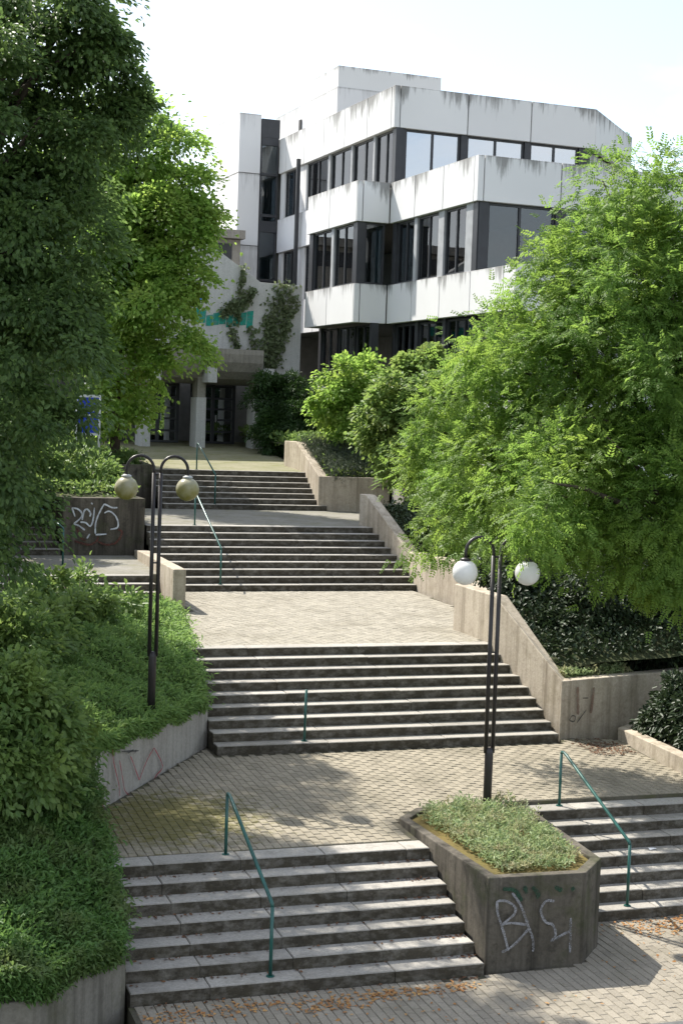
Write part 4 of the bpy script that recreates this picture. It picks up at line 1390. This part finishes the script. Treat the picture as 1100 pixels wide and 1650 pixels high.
tree('maple_shrub', 'paler loose shrub next to the dark yew by the entrance', 'shrub', (16.9, 49.9, 5.6), (16.8, 49.8, 8.0), MAPLE_L, 'lf_light', 18, 150, 0.28, 0.135, r0=0.07, nb=18, aspect=0.7)
YEW = [(17.9, 56.2, 7.4, 0.8), (16.63, 57.86, 7.85, 0.93), (17.21, 57.69, 8.12, 0.98), (17.39, 56.54, 7.64, 0.84), (16.62, 57.26, 6.76, 0.97), (17.17, 56.55, 6.68, 0.96), (16.28, 58.03, 8.57, 0.54)]
tree('yew_bush', 'dense dark evergreen bush beside the entrance doors', 'bush', (17.0, 57.3, 5.85), (17.0, 57.3, 8.0), YEW, 'lf_yew', 70, 90, 0.17, 0.13, r0=0.08, nb=12, aspect=0.35)


def shrub(name, label, base, lobes, mat, dens, per, rc, size, aspect=0.6, r0=0.04, cat='shrub', nb=14, group=None, **kw):
    top = (base[0], base[1], max(l[2] for l in lobes))
    return tree(name, label, cat, base, top, lobes, mat, dens, per, rc, size, aspect=aspect, r0=r0, nb=nb, group=group, **kw)


shrub('leafy_shrub', 'bushy mid-green shrub with large leaves over the pale red-sprayed wall', (2.6, 21.4, 1.9),
      [(2.75, 21.4, 3.15, 0.62), (2.2, 21.4, 3.3, 0.8), (3.1, 21.9, 2.7, 0.5), (2.7, 20.9, 2.5, 0.55), (1.9, 20.8, 2.6, 0.8), (3.2, 22.4, 2.9, 0.4), (2.95, 21.3, 2.1, 0.45)], 'lf_shrub', 130, 40, 0.14, 0.115, 0.6)
shrub('leafy_shrub', 'young leafy shrub growing in front of the side flight', (4.6, 29.8, 2.9),
      [(4.4, 29.6, 3.45, 0.5), (5.1, 30.4, 3.5, 0.42), (3.6, 29.0, 3.5, 0.6), (5.9, 31.4, 3.35, 0.3), (4.3, 31.2, 3.8, 0.42), (5.2, 32.2, 3.75, 0.3)], 'lf_shrub', 110, 34, 0.15, 0.13, 0.6)
shrub('leafy_shrub', 'bright green shrub at the back of the bank under the dark tree', (2.4, 27.2, 3.1),
      [(2.6, 27.2, 3.6, 0.7), (1.6, 27.4, 3.9, 0.9), (3.3, 26.6, 3.35, 0.55), (3.9, 27.8, 3.35, 0.45)], 'lf_shrub', 90, 36, 0.16, 0.125, 0.6)
shrub('laurel_shrub', 'glossy variegated shrub behind the sloping stair wall', (14.6, 30.0, 3.5),
      [(14.1, 29.8, 3.9, 0.5), (14.5, 30.2, 4.3, 0.6), (14.1, 31.0, 4.3, 0.45), (14.7, 29.2, 3.6, 0.45), (14.4, 28.5, 3.2, 0.4)], 'lf_gloss', 120, 40, 0.14, 0.11, 0.6)
shrub('laurel_shrub', 'dark shrub in deep shade under the feathery tree', (16.2, 29.2, 3.3),
      [(15.6, 29.0, 3.8, 0.9), (16.6, 29.0, 3.9, 1.0), (17.8, 29.2, 4.0, 1.1), (16.0, 30.6, 4.3, 1.0), (15.3, 28.3, 3.0, 0.5), (16.5, 28.6, 3.0, 0.7), (17.5, 31.0, 4.8, 1.1)], 'lf_gloss', 50, 60, 0.2, 0.12, 0.5)
shrub('bed_shrub', 'leafy shrub on the planting bed spilling over the kerb', (15.5, 24.9, 1.4),
      [(15.5, 24.6, 2.0, 0.55), (15.4, 25.3, 1.95, 0.5), (15.9, 25.7, 2.2, 0.6), (15.3, 25.9, 1.7, 0.3), (16.2, 24.4, 2.3, 0.7), (15.2, 24.3, 1.7, 0.3)], 'lf_gloss', 130, 40, 0.13, 0.11, 0.55)  # darker leaf colour stands in for the shade on this shrub
shrub('bank_shrub', 'mid-green shrubs behind the white-graffiti wall', (6.0, 43.5, 4.9),
      [(7.3, 43.6, 5.4, 0.6), (6.2, 43.4, 5.6, 0.7), (5.2, 43.5, 5.7, 0.8), (7.4, 45.4, 5.7, 0.6), (6.2, 46.0, 5.9, 0.8), (4.6, 45.0, 6.2, 1.0)], 'lf_shrub', 60, 44, 0.2, 0.15, 0.6)
shrub('bank_shrub', 'dark overhanging bush shading the side steps', (3.4, 39.5, 3.5),
      [(3.6, 39.0, 5.0, 0.9), (2.6, 38.6, 5.4, 1.1), (3.9, 39.8, 6.2, 0.9), (2.8, 40.0, 6.8, 1.2), (4.6, 41.4, 6.9, 0.9), (3.9, 38.2, 4.2, 0.55)], 'lf_dark', 46, 50, 0.24, 0.15, 0.7)
shrub('small_tree', 'slender shrubby tree over the ivy beside middle landing wall', (15.8, 37.3, 3.5),
      [(15.9, 37.0, 4.2, 0.5), (16.3, 38.0, 4.6, 0.7), (16.4, 36.2, 4.3, 0.6), (15.9, 39.2, 4.6, 0.5)], 'lf_shrub', 70, 40, 0.18, 0.14, 0.6)


# ---------------------------------------------------------------- ground covers and small plants (uncountable growth)
def cover(name, label, pts, mat, size, spread=0.10, height=0.25, aspect=0.35, up=0.5, drift=(0, 0, 0), lift=0.0, mound=0.0):
    P = np.array(pts)
    n = len(P)
    P = P + np.stack([rng.normal(0, spread, n), rng.normal(0, spread, n), lift + height * rng.random(n) ** 0.8], 1)
    if mound:
        h = np.array([fhash(p[0] * 3.1, p[1] * 3.1) + 0.6 * fhash(p[0] * 7.3 + 2, p[1] * 6.1) for p in P])
        P[:, 2] += mound * (h - 0.6)
    D = rng.normal(0, 0.8, (n, 3)) + np.array([0, 0, up]) + np.array(drift)
    Nn = np.array([0, 0, 1.0]) + rng.normal(0, 0.5, (n, 3))
    L = size * (0.6 + 0.8 * rng.random(n))
    V, T = leaf_arrays(P, D, Nn, L, L * aspect)
    o = obj(name, np_mesh(name, V, T, mat))
    kind(o, 'stuff', label)
    o['category'] = 'plants'
    return o


def bank_pts(n, xb, zf, y0, y1, width, side=-1, power=1.0):
    out = []
    for _ in range(n):
        y = random.uniform(y0, y1)
        e = lerp_tab(xb, y)
        x = e + side * (random.random() ** power) * width
        out.append((x, y, zf(x, y)))
    return out


cover('ground_cover', 'fine-leaved green ground cover over the bank behind the pale wall', bank_pts(60000, LB_X, left_bank_z, 22.7, 34.6, 3.6), 'lf_cover', 0.10, 0.06, 0.22, 0.30, 0.35, (0.25, -0.2, 0), mound=0.16)
# growth that hangs over the wall edges
edge = []
for _ in range(9000):
    t = random.random()
    x, y = 3.75 + (6.5 - 3.75) * t, 22.85 + (26.85 - 22.85) * t
    d = abs(random.gauss(0, 0.10))
    edge.append((x + 0.04 - d * 0.6, y + d * 0.4, 2.12 - 0.1 * t + random.uniform(-0.02, 0.22) + 0.05 * math.sin(t * 23)))
for _ in range(11000):
    y = random.uniform(26.9, 34.2)
    edge.append((lerp_tab(LB_X, y) - 0.04 + random.gauss(0, 0.13) + 0.07 * math.sin(y * 5), y, lerp_tab(LB_Z, y) + random.uniform(-0.08, 0.28)))
cover('ground_cover', 'fringe of green creeping plants along the edge of the steps', edge, 'lf_cover', 0.10, 0.03, 0.06, 0.3, 0.1, (0.5, -0.4, -0.3))
hedge = bank_pts(52000, LB_X, left_bank_z, 17.5, 23.0, 3.0)
hedge = [(x + 0.10, y, z + 0.10) for x, y, z in hedge]
cover('hedge', 'dense trimmed dark green hedge beside the lowest flight', hedge, 'lf_coverdk', 0.075, 0.05, 0.24, 0.4, 0.4, (0.3, -0.3, 0), mound=0.14)
edge = []
for _ in range(12000):
    y = random.uniform(18.3, 22.9)
    edge.append((lerp_tab(LB_X, y) + 0.06 + random.gauss(0, 0.09) + 0.06 * math.sin(y * 7), y, lerp_tab(LB_Z, y) + random.uniform(-0.12, 0.35)))
for _ in range(8000):
    t = random.random()
    edge.append((1.0 + 2.5 * t + random.gauss(0, 0.05), 17.36 + (0 if t < 0.55 else (t - 0.55) * 2.5) - 0.10 * random.random(), 0.66 + random.uniform(-0.06, 0.28) + 0.05 * math.sin(t * 19)))
cover('hedge', 'lighter fringe of the trimmed hedge hanging over its wall', edge, 'lf_coverdk', 0.07, 0.04, 0.08, 0.4, 0.1, (0.5, -0.4, -0.2))

# sedum in the planter
sed = []
ins = inset(PLANTER, 0.30)
while len(sed) < 12500:
    x, y = random.uniform(8.4, 10.8), random.uniform(18.4, 22.4)
    if in_poly(x, y, ins):
        h = 0.20 * fhash(x * 5, y * 5) ** 2 + 0.12 * min(1, max(0, (y - 18.7) / 1.5))
        sed.append((x, y, 1.23 + h * random.random()))
cover('sedum', 'pale green and reddish sedum filling the raised planter', sed, 'lf_sedum', 0.055, 0.02, 0.10, 0.45, 0.7)
junip = []
for _ in range(14000):
    x, y = random.uniform(15.45, 18.0), random.uniform(46.9, 50.8)
    if x < 15.5 + 2.3 * (1 - abs(y - 48.4) / 3.2):
        junip.append((x, y, right_bank_z(x, y) + 0.35 * random.random()))
cover('juniper', 'grey-green juniper above the end wall of the topmost flight', junip, 'lf_juniper', 0.14, 0.05, 0.25, 0.16, 0.6)
junip = []
for _ in range(11000):
    x, y = random.uniform(5.6, 9.7), random.uniform(49.3, 53.0)
    junip.append((x, y, 5.5 + 0.35 * random.random()))
cover('juniper', 'dark low juniper beside the forecourt left of topmost flight', junip, 'lf_coverdk', 0.14, 0.05, 0.25, 0.16, 0.6)
iv = bank_pts(26000, RB_X, right_bank_z, 27.1, 41.3, 4.0, 1)
cover('ivy', 'shade-darkened ivy and low plants along the top of the right-hand stair walls', iv, 'lf_gloss', 0.10, 0.05, 0.22, 0.6, 0.4)  # shade under the locust put into the leaf colour
iv = []
for _ in range(2600):
    t = random.random() ** 1.5
    iv.append((13.75 + 1.7 * t, 26.75 + 0.45 * t + 0.5 * random.random(), 2.35 + 0.12 * random.random()))
cover('ivy', 'pale small-leaved plants on top of the low end wall', iv, 'lf_sedum', 0.085, 0.04, 0.14, 0.5, 0.6)
iv = bank_pts(16000, RB_X, right_bank_z, 41.6, 62, 5.0, 1) + bank_pts(14000, UB_X, upper_bank_z, 41.4, 61, 6.0, -1)
cover('undergrowth', 'low green undergrowth on the upper banks beside the forecourt', iv, 'lf_shrub', 0.16, 0.06, 0.35, 0.5, 0.6)

# creeper on the entrance wall
cr = root('wall_creeper', (BX, BY, BZ), BR)
stems = MB()
leaves = []
for (b0, z0, b1, z1, w) in ((-3.0, 9.0, -2.3, 12.9, 0.62), (-2.9, 8.6, -2.9, 11.6, 0.38), (-3.2, 8.8, -3.7, 11.0, 0.18), (-2.6, 9.6, -1.8, 12.3, 0.28), (-4.1, 9.6, -4.6, 11.0, 0.13), (-4.3, 11.2, -4.1, 13.4, 0.16), (-4.3, 12.0, -4.9, 11.5, 0.22), (-4.2, 11.8, -3.6, 12.5, 0.14)):
    pts = []
    for i in range(9):
        t = i / 8
        pts.append((b0 + (b1 - b0) * t + 0.06 * math.sin(t * 9 + b0), 13.17, z0 + (z1 - z0) * t - BZ))
    stems.tube(pts, [0.022 * (1 - 0.7 * i / 8) for i in range(9)], 5)
    for _ in range(int(1050 * w)):
        t = random.random()
        p = (b0 + (b1 - b0) * t + random.gauss(0, w * 0.48), 13.14 - abs(random.gauss(0, 0.05)), z0 + (z1 - z0) * t + random.gauss(0, 0.12) - BZ)
        if p[0] < -1.5:
            leaves.append(p)
stems.build('stem', 'bark', cr, True)
P = np.array(leaves)
D = rng.normal(0, 0.6, P.shape) + np.array([0, -0.5, -0.4])
Nn = np.array([0, -1.0, 0.4]) + rng.normal(0, 0.4, P.shape)
L = 0.15 * (0.6 + 0.8 * rng.random(len(P)))
V, T = leaf_arrays(P, D, Nn, L, L * 0.75)
obj('leaves', np_mesh('leaves', V, T, 'lf_creeper'), cr)
tag(cr, 'sparse climbing plant on the grey wall above the entrance', 'plant')

# ---------------------------------------------------------------- fallen leaves and litter
fl = []
for cxx, cyy, sx, sy, k in ((5.2, 18.05, 0.9, 0.10, 150), (6.9, 18.0, 0.35, 0.10, 190), (6.0, 17.8, 0.3, 0.10, 80), (4.2, 17.9, 0.4, 0.12, 80), (7.9, 18.05, 0.2, 0.08, 60), (12.2, 19.6, 0.7, 0.22, 420), (13.2, 19.5, 0.5, 0.2, 200), (7.0, 17.2, 1.5, 0.4, 70), (12.0, 18.4, 1.0, 0.5, 60)):
    for _ in range(k):
        fl.append((cxx + random.gauss(0, sx), cyy + random.gauss(0, sy), 0.006))
fl = [p for p in fl if p[0] > 3.7 and not in_poly(p[0], p[1], PLANTER) and p[1] < (18.33 if p[0] < 8.5 else 19.97)]
P = np.array(fl)
D = rng.normal(0, 1, P.shape) * np.array([1, 1, 0.12])
Nn = np.array([0, 0, 1.0]) + rng.normal(0, 0.25, P.shape)
L = 0.055 * (0.6 + 0.8 * rng.random(len(P)))
V, T = leaf_arrays(P + np.array([0, 0, 0.006]), D, Nn, L, L * 0.6, fold=0.15, droop=0.05)
o = obj('fallen_leaves', np_mesh('fallen_leaves', V, T, 'lf_fallen'))
kind(o, 'stuff', 'dry orange leaves swept together on the paved plaza')
o['category'] = 'leaves'
fl = []
for k in range(7):
    y = 20.46 - k * STEP_D
    z = 1.155 - k * STEP_H
    for _ in range(60):
        x = random.choice([random.uniform(3.7, 8.4), random.gauss(4.4, 0.5), random.gauss(8.2, 0.2)])
        if 3.7 < x < 8.4:
            fl.append((x, y - random.uniform(0.02, 0.12), z - STEP_H + 0.012))
for _ in range(500):
    fl.append((random.uniform(13.6, 14.5), random.uniform(25.0, 26.3), za(0, 25.6) + 0.012))
P = np.array(fl)
D = rng.normal(0, 1, P.shape) * np.array([1, 1, 0.12])
Nn = np.array([0, 0, 1.0]) + rng.normal(0, 0.25, P.shape)
L = 0.05 * (0.6 + 0.8 * rng.random(len(P)))
V, T = leaf_arrays(P, D, Nn, L, L * 0.6, fold=0.15, droop=0.05)
o = obj('fallen_leaves', np_mesh('fallen_leaves', V, T, 'lf_litterdk'))
kind(o, 'stuff', 'brown dead leaves gathered in the corners of the steps')
o['category'] = 'leaves'
pp = MB().add([(0, 0, 0), (0.14, 0.02, 0.008), (0.16, 0.09, 0.0), (0.02, 0.08, 0.012), (0.07, 0.05, 0.02)], [(0, 1, 4), (1, 2, 4), (2, 3, 4), (3, 0, 4)]).build('paper_scrap', 'litter')
pp.location = (12.55, 21.2, 0.665)
tag(pp, 'crumpled white scrap of paper on the kerb-side flight', 'litter')
